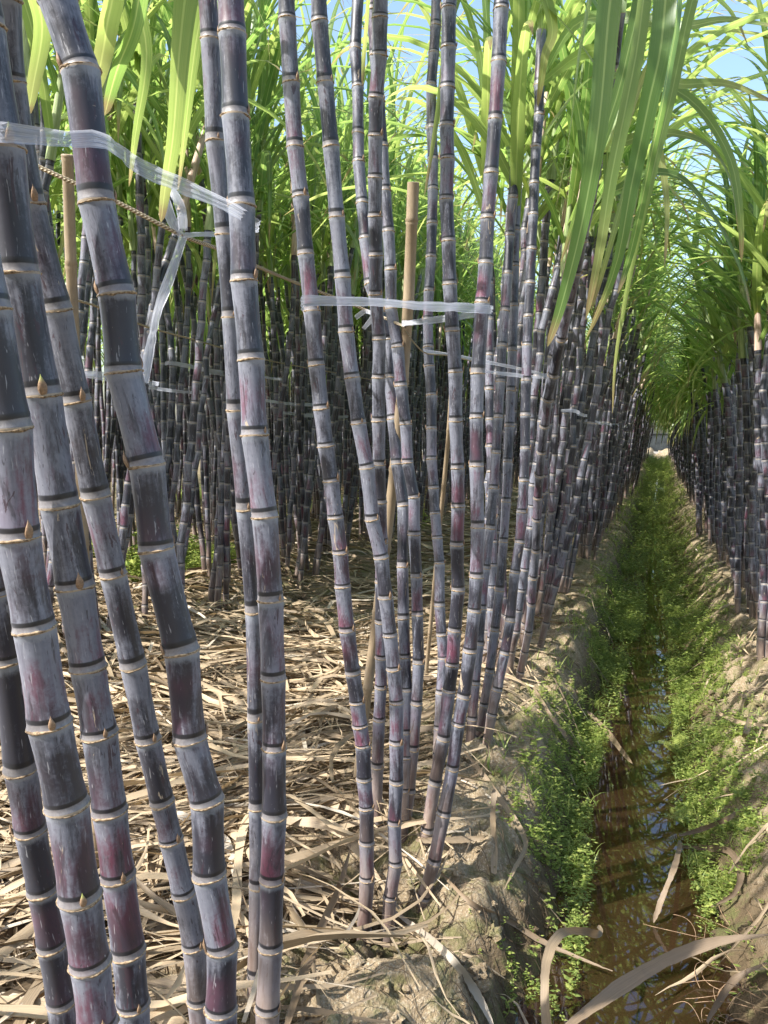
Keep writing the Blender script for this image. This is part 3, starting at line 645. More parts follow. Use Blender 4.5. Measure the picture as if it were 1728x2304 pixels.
def thicket(spots):
    cs = MB(); rgt = np.random.default_rng(77)
    V = []; F = []; RE = []; ND = []; A = []; n = 0; FM = []
    for (x, y, tx, ty, zs) in spots:
        pr = PROTO[int(rgt.integers(0, 12))]; rz = rgt.uniform(0, 6.28); c, s = math.cos(rz), math.sin(rz); sc = rgt.uniform(0.9, 1.12)
        Rz = np.array([[c, -s, 0], [s, c, 0], [0, 0, 1]]); sh = np.array([[1, 0, tx], [0, 1, ty], [0, 0, 1]]); M = sh @ Rz @ np.diag([1, 1, zs])
        o = np.array([x, y, float(gz(np.array([x]), np.array([y]), False)[0]) - 0.02])
        cv, cf, re, nd = pr['lo_c']; lv, lf, la = pr['lo_l']
        v1 = (cv * sc) @ M.T + o; v2 = (lv * sc) @ M.T + o; sd_ = rgt.uniform(0, 30)
        V += [v1, v2]; F += [cf + n, lf + n + len(cv)]; n += len(cv) + len(lv)
        RE += [re + np.array([sd_, sd_, 0]), np.zeros((len(lv), 3))]; ND += [nd, np.zeros(len(lv))]
        la2 = la.copy(); la2[:, 2] = (la2[:, 2] + sd_) % 1; A += [np.zeros((len(cv), 3)), la2]; FM += [np.zeros(len(cf)), np.ones(len(lf))]
    cs.v = [np.concatenate(V)]; cs.f = [np.concatenate(F)]; cs.fm = [np.concatenate(FM)]; cs.a = {'rest': [np.concatenate(RE)], 'nd': [np.concatenate(ND)], 'a': [np.concatenate(A)]}
    return cs
far = link('sugarcane_thicket', thicket(rest_spots).mesh('sugarcane_thicket', [M_CANE, M_LEAF]))
tag(far, 'dense sugarcane filling the field behind the nearer rows, plus unseen stalks added for dapple', 'sugarcane', kind='stuff')
print('rest stalks', len(rest_spots))

# ------------------------------------------------------------------ long leaves hanging in the foreground
def hang_leaf(key, ctrl, wmax, n=26, face=0.0, rnd=0.3, green=True, wprof=None):
    root, base, pts = H[key]
    p = smooth_path(np.array(ctrl), n); t = tangents(p)
    toc = norm(CAMP - p); side = norm(np.cross(t, toc)); nr = np.cross(side, t)
    tw = face + 0.5 * np.sin(np.linspace(0, 3.5, n) + rnd * 9)
    side = np.cos(tw)[:, None] * side + np.sin(tw)[:, None] * nr
    s = np.linspace(0, 1, n); w = wmax * np.minimum(1, 0.4 + s * 3) * np.clip(1 - s, 0, 1) ** 0.5 + 0.001
    mb = MB(); ribbon(mb, p - base, w, side, 0.2, rnd)
    return link('leaf', mb.mesh('leaf', M_LEAF if green else M_STRAW), root)
def tops(key, h): 
    pts = H[key][2]; i = int(np.argmin(np.abs(pts[:, 2] - h))); return pts[i]
t10 = tops('S10', 2.75); t11 = tops('S11', 2.8); t9 = tops('S9', 2.8); t6 = tops('S6', 2.7); t1 = tops('S1', 2.7)
for c, w, fc, rd in [
    ([t10, P(1290, -420, 1.55), P(1375, -150, 1.5), P(1365, 80, 1.5), P(1345, 300, 1.52), P(1310, 500, 1.58), P(1265, 680, 1.63), P(1232, 780, 1.66)], 0.056, 0.15, 0.25),
    ([t10, P(1370, -500, 1.75), P(1450, -150, 1.7), P(1440, 60, 1.7), P(1410, 230, 1.7), P(1375, 400, 1.72), P(1350, 560, 1.75), P(1318, 720, 1.8)], 0.050, 0.4, 0.1),
    ([t11, P(1400, -450, 1.6), P(1490, -120, 1.5), P(1490, 80, 1.48), P(1460, 230, 1.5), P(1420, 420, 1.52), P(1385, 600, 1.55), P(1320, 760, 1.6)], 0.052, 0.3, 0.45),
    ([t11, P(1450, -420, 1.5), P(1525, -60, 1.45), P(1500, 180, 1.45), P(1465, 350, 1.5), P(1430, 520, 1.55), P(1410, 600, 1.6), P(1390, 660, 1.6)], 0.032, 0.8, 0.8),
    ([t9, P(960, -500, 1.9), P(1150, -200, 2.2), P(1240, 40, 2.3), P(1225, 130, 2.3), P(1210, 240, 2.35)], 0.05, 0.5, 0.15),
    ([t6, P(480, -350, 1.35), P(425, -60, 1.3), P(405, 100, 1.3), P(390, 300, 1.32), P(372, 420, 1.34), P(362, 500, 1.35)], 0.052, 0.2, 0.6),
    ([t6, P(420, -400, 1.35), P(330, -90, 1.3), P(300, 60, 1.3), P(262, 160, 1.32), P(235, 260, 1.34)], 0.058, 0.5, 0.7),
    ([t1, P(200, -400, 1.2), P(255, -80, 1.25), P(240, 60, 1.3), P(225, 150, 1.3), P(205, 230, 1.33)], 0.06, 0.4, 0.75),
    ([t1, P(60, -300, 1.2), P(70, -60, 1.3), P(95, 60, 1.35), P(75, 190, 1.38), P(62, 260, 1.4)], 0.045, 0.6, 0.2),
]:
    k_ = {0: 'S10', 1: 'S10', 2: 'S11', 3: 'S11', 4: 'S9', 5: 'S6', 6: 'S6', 7: 'S1', 8: 'S1'}[len([o for o in bpy.data.objects if o.name.startswith('leaf') and not o.name.startswith('leaf_') and not o.name.startswith('leaves')])]
    hang_leaf(k_, c, w, face=fc, rnd=rd)
# arching leaves against the sky, from the leaning stalk and the tall bank stalk
for key, c, w, fc, rd in [
    ('S10', [t10, P(1330, -450, 1.8), P(1440, -100, 1.9), P(1405, 150, 1.9), P(1350, 330, 1.9), P(1300, 470, 1.95), P(1262, 590, 2.0)], 0.040, 0.6, 0.35),
    ('S10', [t10, P(1260, -450, 1.8), P(1330, -100, 2.0), P(1300, 130, 2.0), P(1280, 300, 2.0), P(1250, 470, 2.05)], 0.034, 0.9, 0.55),
    ('S11', [t11, P(1350, -450, 1.9), P(1560, -150, 2.0), P(1530, 120, 2.0), P(1470, 380, 2.0), P(1420, 600, 2.05), P(1385, 800, 2.1), P(1378, 930, 2.15)], 0.034, 0.5, 0.5),
    ('S11', [t11, P(1300, -450, 1.9), P(1480, -120, 2.1), P(1465, 120, 2.1), P(1425, 350, 2.1), P(1370, 560, 2.1), P(1330, 700, 2.15)], 0.036, 0.2, 0.65),
    ('S9', [t9, P(900, -450, 1.8), P(1050, -150, 2.0), P(1010, 60, 2.05), P(985, 250, 2.1), P(955, 440, 2.1)], 0.032, 0.8, 0.3),
    ('S9', [t9, P(1100, -500, 1.8), P(1300, -200, 1.9), P(1440, -60, 1.9), P(1490, 60, 1.95), P(1440, 190, 2.0), P(1400, 330, 2.0)], 0.03, 0.9, 0.9),
    ('S8', [tops('S8', 2.8), P(740, -420, 1.7), P(830, -150, 1.8), P(825, 20, 1.85), P(818, 120, 1.9), P(815, 190, 1.9)], 0.03, 0.7, 0.7),
    ('S6', [t6, P(500, -350, 1.5), P(470, -60, 1.7), P(440, 100, 1.75), P(418, 280, 1.8), P(400, 430, 1.85)], 0.04, 0.4, 0.45),
    ('S1', [t1, P(330, -350, 1.5), P(300, -60, 1.8), P(330, 120, 1.9), P(305, 300, 1.95), P(290, 420, 2.0)], 0.042, 0.7, 0.35),
]:
    hang_leaf(key, c, w, face=fc, rnd=rd)
t20 = tops('S20', 2.2); t17 = tops('S17', 2.4)
for key, c, w, fc, rd in [
    ('S20', [t20, P(1350, 180, 2.2), P(1440, 170, 2.2), P(1560, 230, 2.2), P(1640, 350, 2.2), P(1665, 480, 2.2), P(1668, 590, 2.25)], 0.042, 0.7, 0.15),
    ('S20', [t20, P(1330, 330, 2.3), P(1470, 300, 2.3), P(1580, 320, 2.25), P(1640, 400, 2.2), P(1660, 520, 2.2)], 0.040, 0.9, 0.5),
    ('S20', [t20, P(1350, 350, 2.2), P(1430, 190, 2.2), P(1540, 190, 2.1), P(1640, 190, 2.1), P(1760, 240, 2.1)], 0.042, 1.0, 0.3),
    ('S17', [t17, P(1290, 60, 2.5), P(1400, 40, 2.3), P(1530, 60, 2.2), P(1640, 45, 2.1), P(1790, 70, 2.0)], 0.045, 1.0, 0.35),
    ('S17', [t17, P(1310, 120, 2.6), P(1370, 130, 2.6), P(1440, 220, 2.6), P(1480, 330, 2.6), P(1500, 460, 2.6), P(1495, 600, 2.6)], 0.045, 0.4, 0.4),
    ('S20', [t20, P(1370, 420, 2.4), P(1450, 390, 2.4), P(1530, 400, 2.4), P(1600, 480, 2.4), P(1660, 590, 2.4), P(1690, 700, 2.4)], 0.040, 0.6, 0.6),
]:
    hang_leaf(key, c, w, face=fc, rnd=rd)

# ------------------------------------------------------------------ straw litter
def strands(n, region, seed, lw, ww, lift, nseg=9, keep=None):
    rgs = np.random.default_rng(seed); mb = MB()
    for i in range(n):
        while True:
            x = rgs.uniform(region[0], region[1]); y = region[2] + (region[3] - region[2]) * rgs.random() ** region[4]
            if keep is None or rgs.random() < keep(x, y): break
        L = rgs.uniform(*lw); az = rgs.normal(0.1, 0.8) + (math.pi if rgs.random() < 0.5 else 0); cv = rgs.normal(0, 0.75)
        s = np.linspace(0, 1, nseg); a = az + cv * (s - 0.5) + 0.25 * np.sin(s * rgs.uniform(3, 9))
        px = x + np.cumsum(np.cos(a)) * L / nseg; py = y + np.cumsum(np.sin(a)) * L / nseg
        if keep is not None and px.max() > -0.40: continue
        g = gz(px, py); g = np.convolve(np.pad(g, 2, 'edge'), np.ones(5) / 5, 'valid')
        base = rgs.random() ** 1.6 * lift
        z = g + 0.010 + base + (0.035 * rgs.random() ** 2) * np.sin(s * math.pi) * (1 if rgs.random() < 0.8 else 1.8) + 0.012 * np.sin(s * 7 + i) + rgs.normal(0, 0.02) * (s - 0.5)
        z = np.maximum(z, g + 0.004)
        p = np.stack([px, py, z], 1); t = tangents(p); u = norm(np.cross(t, np.array([0, 0, 1.0]))); nr = np.cross(u, t)
        tw = rgs.normal(0, 0.5) + rgs.normal(0, 1.2) * (s - 0.5)
        side = np.cos(tw)[:, None] * u + np.sin(tw)[:, None] * nr
        w = (ww[0] + (ww[1] - ww[0]) * rgs.random() ** 1.6) * (0.30 + 0.70 * np.sin(np.clip(s * 1.1 + 0.05, 0, 1) * math.pi) ** 0.6) * (1 + 0.18 * rgs.normal(0, 1, nseg)).clip(0.4, 1.5)
        ribbon(mb, p, w, side, rgs.uniform(-0.5, 0.5), rgs.random())
    return mb
def kp(x, y):
    return 1.0 if x < -1.0 else (0.35 if y < 1.1 else 0.012)
lit = link('straw_litter', strands(4600, (-2.9, -0.5, 0.5, 4.2, 1.0), 1, (0.45, 1.35), (0.004, 0.030), 0.09, 12, kp).mesh('straw_litter', M_STRAW))
tag(lit, 'thick layer of dry tan cane leaves covering the ground at left', 'straw', kind='stuff')
lit2 = link('straw_litter', strands(4600, (-6.0, -0.5, 3.6, 14, 1.3), 2, (0.3, 0.8), (0.012, 0.032), 0.07, 6, lambda x, y: 1.0 if x < -0.85 else 0.05).mesh('straw_litter', M_STRAW))
tag(lit2, 'dry straw between the rows further back', 'straw', kind='stuff')
lit3 = link('straw_litter', strands(420, (0.3, 0.95, 1.6, 14, 1.3), 3, (0.15, 0.5), (0.004, 0.016), 0.03, 7).mesh('straw_litter', M_STRAW))
tag(lit3, 'thin scatter of dry straw on the right bank of the ditch', 'straw', kind='stuff')
lit4 = link('straw_litter', strands(130, (-0.62, -0.25, 1.3, 12, 1.2), 4, (0.12, 0.45), (0.003, 0.012), 0.03, 7).mesh('straw_litter', M_STRAW))
tag(lit4, 'stray dry strands on the left bank of the ditch', 'straw', kind='stuff')

# ------------------------------------------------------------------ weeds
def sprig(rgs, leaf, nl, hgt):
    V = []; F = []; A = []; n = 0; az0 = rgs.uniform(0, 6.28); lean = rgs.normal(0, 0.35, 2)
    for k in range(nl):
        f = (k + 1) / nl; az = az0 + k * 2.4; o = np.array([lean[0] * f * hgt, lean[1] * f * hgt, f * hgt]); L = leaf * rgs.uniform(0.6, 1.2) * (1.15 - 0.4 * f); up = rgs.uniform(-0.2, 0.7)
        d = np.array([math.cos(az) * math.cos(up), math.sin(az) * math.cos(up), math.sin(up)]); u = np.array([-math.sin(az), math.cos(az), 0]); w = L * 0.28
        nr = np.cross(d, u)
        v = np.array([o, o + d * L * 0.45 - u * w + nr * -w * .3, o + d * L * 0.5, o + d * L * 0.45 + u * w + nr * -w * .3, o + d * L - np.array([0, 0, L * 0.15])])
        V.append(v); F.append(np.array([(0, 1, 2), (0, 2, 3), (1, 4, 2), (2, 4, 3)]) + n); n += 5
        r_ = rgs.random(); A.append(np.array([[0, 0, r_], [-1, .4, r_], [.3, .4, r_], [1, .4, r_], [.5, .6, r_]]))
    s = np.array([[-0.0006, 0, 0], [0.0006, 0, 0], [lean[0] * hgt, lean[1] * hgt, hgt]]); V.append(s); F.append(np.array([(0, 1, 2)]) + n); A.append(np.array([[.5, .3, .5]] * 3))
    return np.concatenate(V), np.concatenate(F), np.concatenate(A)
rgs = np.random.default_rng(21)
SPR = [sprig(rgs, 0.011, int(rgs.integers(10, 16)), rgs.uniform(0.02, 0.05)) for _ in range(11)] + [sprig(rgs, 0.022, int(rgs.integers(6, 9)), rgs.uniform(0.03, 0.08)) for _ in range(3)]
def weeds(n, ya, yb, pw, scale, seed, dens):
    rgs = np.random.default_rng(seed); V = []; F = []; A = []; m = 0; c = 0
    while c < n:
        y = ya + (yb - ya) * rgs.random(1)[0] ** pw; side = -1 if rgs.random() < 0.48 else 1
        lo = 0.155 - 0.10 * min(1, max(0, (y - 3.2) / 4.0)) - 0.03 * min(1, max(0, (y - 8) / 4)); u = rgs.uniform(lo, 0.42) if side < 0 else rgs.uniform(lo, 0.46); x = float(ditch_c(y)) + side * u
        q = float(fbm(np.array([x * 3.1 + 4]), np.array([y * 2.3]), 2)[0])
        if rgs.random() > dens(side, u, y) * (1.0 if q > -0.07 else 0.15): continue
        v, f, a = SPR[int(rgs.integers(0, 14))]; rz = rgs.uniform(0, 6.28); cc, ss = math.cos(rz), math.sin(rz); sc = scale(y) * rgs.uniform(0.7, 1.4)
        z = max(gz1(x, y), WATER_Z) - 0.004
        vv = np.stack([v[:, 0] * cc - v[:, 1] * ss, v[:, 0] * ss + v[:, 1] * cc, v[:, 2]], 1) * sc + np.array([x, y, z])
        aa = a.copy(); aa[:, 2] = (aa[:, 2] * 0.5 + rgs.random() * 0.5)
        V.append(vv); F.append(f + m); A.append(aa); m += len(v); c += 1
    mb = MB(); mb.v = [np.concatenate(V)]; mb.f = [np.concatenate(F)]; mb.fm = [np.zeros(len(mb.f[0]))]; mb.a = {'a': [np.concatenate(A)]}; mb.n = m
    return mb
def dn(side, u, y):
    if side < 0: return float(np.clip((y - 1.75) / 0.6, 0, 1)) * (1.0 if u < 0.33 else 0.25)
    return float(np.clip((y - 1.9) / 0.9, 0.12, 1)) * (1.0 if u < 0.36 else 0.3)
w1 = link('weeds', weeds(9000, 1.5, 6.5, 1.0, lambda y: 0.62 + 0.11 * y, 31, dn).mesh('weeds', M_WEED, False)); tag(w1, 'small leafy green weeds covering both ditch banks', 'weeds', kind='stuff')
w2 = link('weeds', weeds(5500, 6.3, 40, 1.7, lambda y: 1.1 + 0.09 * y, 32, dn).mesh('weeds', M_WEED, False)); tag(w2, 'bright green weeds along the far stretch of the ditch', 'weeds', kind='stuff')
rgs = np.random.default_rng(41); mb = MB()
for i in range(900):
    y = 2.5 + 16 * rgs.random() ** 1.6; sd_ = -1 if rgs.random() < .5 else 1; x = float(ditch_c(y)) + sd_ * rgs.uniform(0.14, 0.5); z = max(gz1(x, y), WATER_Z)
    for k in range(4):
        p, s_ = leaf_pts(rgs.uniform(0, 6.28), R(rgs.uniform(50, 85)), R(rgs.uniform(30, 110)), rgs.uniform(0.025, 0.085) * (1 + 0.05 * y), 6)
        ribbon(mb, p + np.array([x, y, z]), np.array([.6, 1, 1, .8, .5, .1]) * 0.0026 * (1 + 0.12 * y), s_, 0.3, rgs.random())
tag(link('grass', mb.mesh('grass', M_WEED)), 'thin grass blades growing through the bank weeds', 'grass', kind='stuff')
# weeds at the feet of the back row
def patch(cx, cy_, r_, n, sc, seed):
    rgs = np.random.default_rng(seed); V = []; F = []; A = []; m = 0
    for i in range(n):
        a = rgs.uniform(0, 6.28); q = r_ * math.sqrt(rgs.random()); x = cx + q * math.cos(a); y = cy_ + q * 1.5 * math.sin(a)
        v, f, at = SPR[int(rgs.integers(0, 14))]; k = sc * rgs.uniform(0.7, 1.5)
        V.append(v * k + np.array([x, y, gz1(x, y)])); F.append(f + m); at = at.copy(); at[:, 2] = at[:, 2] * .6 + .2 * rgs.random(); A.append(at); m += len(v)
    mb = MB(); mb.v = [np.concatenate(V)]; mb.f = [np.concatenate(F)]; mb.fm = [np.zeros(len(mb.f[0]))]; mb.a = {'a': [np.concatenate(A)]}; return mb
for i, (gx_, gy_, r_, n) in enumerate([(410, 1290, 0.45, 900), (455, 1120, 0.5, 400), (300, 1240, 0.4, 500), (560, 1200, 0.4, 300), (760, 1150, 0.5, 250), (900, 1180, 0.5, 250)]):
    g = G(gx_, gy_); o = link('weeds', patch(g[0], g[1], r_, n, 3.2, 60 + i).mesh('weeds', M_WEED, False)); tag(o, 'patch of green weeds among the feet of the back row', 'weeds', kind='stuff')

# ------------------------------------------------------------------ stakes, rope, tapes
def stake(px, w0, w1, dia, label, seed, spacing=0.2):
    rgs = np.random.default_rng(seed); px = np.array(px, float); d0, d1 = FPX * dia / w0, FPX * dia / w1
    f = (px[:, 1] - px[0, 1]) / (px[-1, 1] - px[0, 1]); pts = np.array([P(x, y, d0 * (1 - q) + d1 * q) for (x, y), q in zip(px, f)])
    v = norm(pts[-1] - pts[0]); q = [p for p in pts]
    while q[-1][2] > gz1(q[-1][0], q[-1][1]) - 0.05: q.append(q[-1] + v * 0.1)
    pts = np.array(q)[::-1]; base = pts[0].copy(); L = np.linalg.norm(pts[-1] - base); m = int(L / spacing) ; nn = []; rr = []
    dist = np.concatenate([[0], np.cumsum(np.linalg.norm(np.diff(pts, axis=0), axis=1))]); Lt = dist[-1]
    def at(s): return np.array([np.interp(s, dist, pts[:, k]) for k in range(3)])
    s = 0
    while s < Lt:
        for ds, k in ((0, 0.97), (0.006, 1.13), (0.009, 1.02), (0.011, 1.15), (0.02, 1.0)):
            if s + ds < Lt: nn.append(at(s + ds)); rr.append(dia / 2 * k)
        s += spacing * rgs.uniform(0.85, 1.15)
    nn.append(at(Lt)); rr.append(dia / 2)
    root = link('bamboo_stake', None, None, base); tag(root, label, 'stake', 'bamboo stakes')
    mb = MB(); p = np.array(nn) - base; tube(mb, p, np.array(rr), 14)
    link('pole', mb.mesh('pole', M_BAMBOO), root)
    t = norm(p[-1] - p[-2]); mb = MB(); a = np.linspace(0, 2 * np.pi, 14, endpoint=False); b = norm(np.cross(t, [0, 1, 0])); c = np.cross(t, b)
    ring = lambda r_, dz: p[-1] + t * dz + r_ * (np.cos(a)[:, None] * b + np.sin(a)[:, None] * c)
    v = np.concatenate([ring(dia / 2, 0), ring(dia / 2 * 0.78, 0.001), ring(dia / 2 * 0.76, -0.03), ring(0.0005, -0.03)])
    mb.add(v, quads(4, 14, True)); link('cut_end', mb.mesh('cut_end', M_BAMBOO), root)
    return root
stake([(152, 348), (156, 500), (165, 720), (176, 960), (190, 1250)], 26, 22, 0.0225, 'tan bamboo stake behind the thickest stalk of the left clump', 1)
stake([(930, 410), (921, 650), (900, 950), (862, 1280), (826, 1560), (795, 1830)], 27, 21, 0.031, 'tan bamboo stake with cut top leaning behind the middle clump', 2, 0.24)
stake([(1018, 850), (1008, 1000), (985, 1230), (965, 1450)], 11, 9, 0.018, 'thin bamboo stake right of the middle clump, seen between stalks', 3, 0.25)
stake([(1430, 760), (1425, 860), (1418, 960)], 6, 6, 0.02, 'distant short bamboo stake by the far end of the left row', 4, 0.3) if False else None

def strand(name, ctrl, r_, label, cat, n=40, mat=None, grp=None):
    p = smooth_path(np.array(ctrl), n); mb = MB(); base = p[0].copy(); tube(mb, p - base, r_, 8)
    o = link(name, mb.mesh(name, mat or M_ROPE), None, base); return tag(o, label, cat, grp)
strand('rope', [P(40, 352, 1.42), P(80, 372, 1.42), P(152, 405, 1.425), P(260, 453, 1.45), P(410, 530, 1.5), P(490, 560, 1.62), P(580, 600, 1.8), P(680, 642, 2.1), P(760, 672, 2.2), P(840, 705, 2.25), P(912, 735, 2.15)], 0.0040,
       'beige twisted rope running from the near bamboo stake to the leaning one', 'rope')
strand('rope', [P(912, 745, 2.15), P(935, 775, 2.2), P(960, 795, 2.35), P(1010, 800, 2.5), P(1060, 812, 2.6)], 0.0022, 'thin twine running right from the leaning bamboo stake', 'rope')
strand('rope', [P(140, 668, 2.9), P(220, 690, 3.2), P(330, 735, 3.8), P(450, 768, 4.5), P(600, 810, 5.5), P(760, 840, 6.6), P(920, 870, 8.0)], 0.0045, 'thin beige rope along the back row behind the left clump', 'rope')

def tape(ctrl, w, label, n=30, wav=0.25, seed=0, vert=True, grp='white plastic tying tapes', name='plastic_tape'):
    rgs = np.random.default_rng(seed); p = smooth_path(np.array(ctrl), n); base = p[0].copy(); t = tangents(p)
    up = np.tile([0, 0, 1.0], (n, 1)) if vert else norm(np.cross(t, norm(CAMP - p)))
    nr = norm(np.cross(t, up)); s = np.linspace(0, 1, n); tw = wav * np.sin(s * 7 + seed) + 0.15 * rgs.normal(0, 1, n)
    side = np.cos(tw)[:, None] * up + np.sin(tw)[:, None] * nr
    ww = w * (1 + 0.12 * np.sin(s * 11 + seed)); mb = MB()
    # seven verts across: crumpled film
    m = 7; e = np.linspace(-0.5, 0.5, m); t2 = norm(side - (side * t).sum(1, keepdims=True) * t); n2 = np.cross(t2, t)
    rip = 0.10 * w * np.sin(e * 17 + seed)[None, :] * (1 + 0.5 * np.sin(s * 13)[:, None]) + rgs.normal(0, 0.012 * w, (n, m))
    v = (p - base)[:, None, :] + e[None, :, None] * ww[:, None, None] * t2[:, None, :] + rip[:, :, None] * n2[:, None, :]
    at = np.stack([np.tile(e * 2, n), np.repeat(s, m), np.full(n * m, 0.5)], 1); mb.add(v.reshape(-1, 3), quads(n, m), 0, a=at)
    o = link(name, mb.mesh(name, M_TAPE), None, base); return tag(o, label, 'tape', grp)
tape([P(-60, 292, 0.72), P(0, 297, 0.74), P(80, 306, 0.77), P(156, 314, 0.80), P(234, 318, 0.83), P(312, 375, 0.91), P(417, 422, 1.03), P(521, 469, 1.16), P(573, 502, 1.205), P(582, 510, 1.26), P(560, 512, 1.29)], 0.0185,
     'wide translucent tape slanting across the top left, over the thickest stalk', 44, seed=2)
tape([P(412, 532, 1.49), P(385, 615, 1.48), P(355, 700, 1.47), P(338, 780, 1.46), P(322, 860, 1.45)], 0.017, 'loose tape tail hanging down from the beige rope', 24, seed=4, vert=False)
tape([P(408, 528, 1.49), P(388, 500, 1.48), P(375, 460, 1.47), P(372, 425, 1.47), P(392, 438, 1.46), P(408, 475, 1.46), P(412, 520, 1.49)], 0.017, 'leaf shaped loop of tape standing above the beige rope', 24, seed=5, vert=False)
tape([P(412, 530, 1.49), P(450, 527, 1.5), P(495, 527, 1.52)], 0.009, 'short tape tie from the rope to the slim violet stalk', 10, seed=6)
tape([P(681, 690, 1.78), P(683, 677, 1.72), P(740, 677, 1.74), P(850, 680, 1.78), P(950, 689, 1.82), P(1040, 692, 1.86), P(1098, 696, 1.90), P(1108, 698, 1.95)], 0.0225, 'level tape bound round the whole middle clump at half height', 40, seed=7)
tape([P(1104, 702, 1.96), P(1040, 712, 2.05), P(960, 722, 2.1), P(904, 728, 2.13)], 0.017, 'back strand of tape from the sunlit leaning stalk to the bamboo stake', 20, seed=8)
tape([P(952, 790, 2.45), P(1010, 798, 2.55), P(1098, 815, 2.75), P(1180, 832, 2.85), P(1250, 850, 3.05)], 0.011, 'upper tape strand tying the bank stalks to the twine', 24, seed=9)
tape([P(1093, 836, 2.65), P(1180, 846, 2.8), P(1250, 851, 3.05)], 0.012, 'lower tape strand meeting the upper one at the leaning pink footed stalk', 20, seed=10)
tape([P(800, 715, 2.2), P(822, 700, 2.15), P(838, 712, 2.14), P(818, 740, 2.2)], 0.012, 'small curled tape scrap behind the middle clump', 14, seed=12, vert=False)
# ties round the clumps of the rows further on
def ties(n, x0, ya, yb, h0, lab, grp, seed, wid=0.02, jit=0.05):
    rgs = np.random.default_rng(seed)
    for k in range(n):
        y = ya + (yb - ya) * (k + rgs.uniform(-0.2, 0.2)) / max(1, n - 1); L = rgs.uniform(0.5, 1.1); h = h0 + rgs.normal(0, jit); a = rgs.uniform(0, 0.2)
        xs = x0 + (0.26 if x0 < -2 else 0.17)
        tape([(xs - 0.05, y - L / 2 - 0.03, h), (xs + 0.01, y - L / 2, h), (xs + 0.02, y, h - 0.015), (xs + 0.01, y + L / 2, h - 0.01), (xs - 0.05, y + L / 2 + 0.03, h)], wid * rgs.uniform(0.7, 1.1), lab, 16, wav=0.08, seed=seed * 10 + k, grp=grp)
ties(7, -0.55, 4.3, 11, 1.27, 'white tape tying stalks of the crowded left bank row', 'ties on the left bank row', 3)
ties(3, 0.42, 6.2, 9.5, 1.13, 'white tape tying stalks of the right bank row', 'ties on the right bank row', 4)
ties(22, -3.1, 2.9, 12, 1.62, 'white tape tying stalks of the back row', 'ties on the back row', 5, 0.026, 0.14)

# ------------------------------------------------------------------ single dry leaves on the banks
def dry(ctrl, w, label, seed=0, n=44, face=0.0, fold=0.35, taper=True):
    rgs = np.random.default_rng(seed); p = smooth_path(np.array(ctrl), n); base = p[0].copy(); t = tangents(p); toc = norm(CAMP - p)
    side = norm(np.cross(t, toc)); nr = np.cross(side, t); s = np.linspace(0, 1, n); tw = face + 0.45 * np.sin(s * 5 + seed)
    side = np.cos(tw)[:, None] * side + np.sin(tw)[:, None] * nr
    ww = 0.85 * w * ((0.15 + 0.85 * np.sin(np.clip(s * 1.05 + 0.02, 0, 1) * math.pi) ** 0.6) if taper else (1.0 - 0.15 * s) * np.minimum(1, (1.03 - s) * 8)) * (1 + 0.10 * np.sin(s * 17 + seed) + rgs.normal(0, 0.025, n)); fold = fold + 0.12 * np.sin(s * 6 + seed)[:, None]
    mb = MB(); ribbon(mb, p - base + rgs.normal(0, 0.0004, (n, 3)), ww, side, fold, 0.15 + 0.45 * rgs.random()); o = link('dry_leaf', mb.mesh('dry_leaf', M_STRAWD if seed in (2, 3, 4, 6, 8, 9, 10, 14, 16) else M_STRAW), None, base)
    return tag(o, label, 'dry leaf', 'dry leaves lying on the ditch banks')
gg = lambda x, y, z: G(x, y, z)
def D(x, y, lift=0.02):
    """point on the ground seen at pixel x, y"""
    z = 0.0
    for _ in range(14):
        q = G(x, y, z); z = 0.5 * z + 0.5 * (max(gz1(q[0], q[1]), WATER_Z) + lift)
    return G(x, y, z)
def dsurf(xy, lift=0.02): return [D(x, y, lift) for x, y in xy]
a0 = D(1236, 2330, 0.03)
dry([P(1240, 2370, 1.62), P(1228, 2250, 1.66), P(1232, 2160, 1.72), P(1260, 2102, 1.80), P(1310, 2094, 1.9), P(1345, 2100, 2.0), P(1349, 2082, 2.05)], 0.025, 'broad dry leaf standing up and bent over at the near edge of the water', 1, taper=False)
dry([P(1255, 2330, 1.60), P(1330, 2270, 1.66), P(1420, 2205, 1.74), P(1520, 2150, 1.80), P(1620, 2118, 1.82), P(1760, 2100, 1.80)], 0.034, 'large brown dry leaf bridging the water at the bottom right', 2, face=0.3)
dry(dsurf([(880, 2045), (940, 2090), (1010, 2150), (1060, 2215), (1100, 2290), (1120, 2350)], 0.03), 0.022, 'long dry leaf running down the bank from the foot of the middle clump', 3)
dry(dsurf([(985, 1955), (1060, 2030), (1150, 2075), (1220, 2120), (1300, 2155), (1378, 2185)], 0.03), 0.017, 'straight dry stem leaf sloping from the middle clump into the water', 4, fold=0.6)
dry([D(1045, 1690, 0.05)] + dsurf([(1085, 1740), (1120, 1790), (1160, 1850), (1182, 1900), (1160, 1950), (1135, 2000)], 0.03), 0.022, 'dry leaf curling down the bank below the bank stalks', 5)
dry(dsurf([(1200, 1545), (1235, 1605), (1275, 1660), (1300, 1690), (1322, 1725)], 0.04), 0.022, 'narrow dry leaf hanging down the left bank half way along', 6)
dry([D(1320, 1600, 0.04), D(1360, 1640, 0.03), D(1400, 1690, 0.02), D(1425, 1720, 0.02)], 0.030, 'pale dry leaf with its tip in the water at the middle of the ditch', 7)
dry([D(1530, 1895, 0.04)] + [P(1518, 1950, 2.35), P(1495, 2010, 2.3), P(1470, 2075, 2.28)], 0.020, 'thin dry leaf dipping into the water from the right bank', 8, taper=False)
dry(dsurf([(1528, 1880), (1580, 1865), (1640, 1840), (1655, 1826)], 0.06), 0.020, 'folded dry leaf tip pointing right above the right bank', 9)
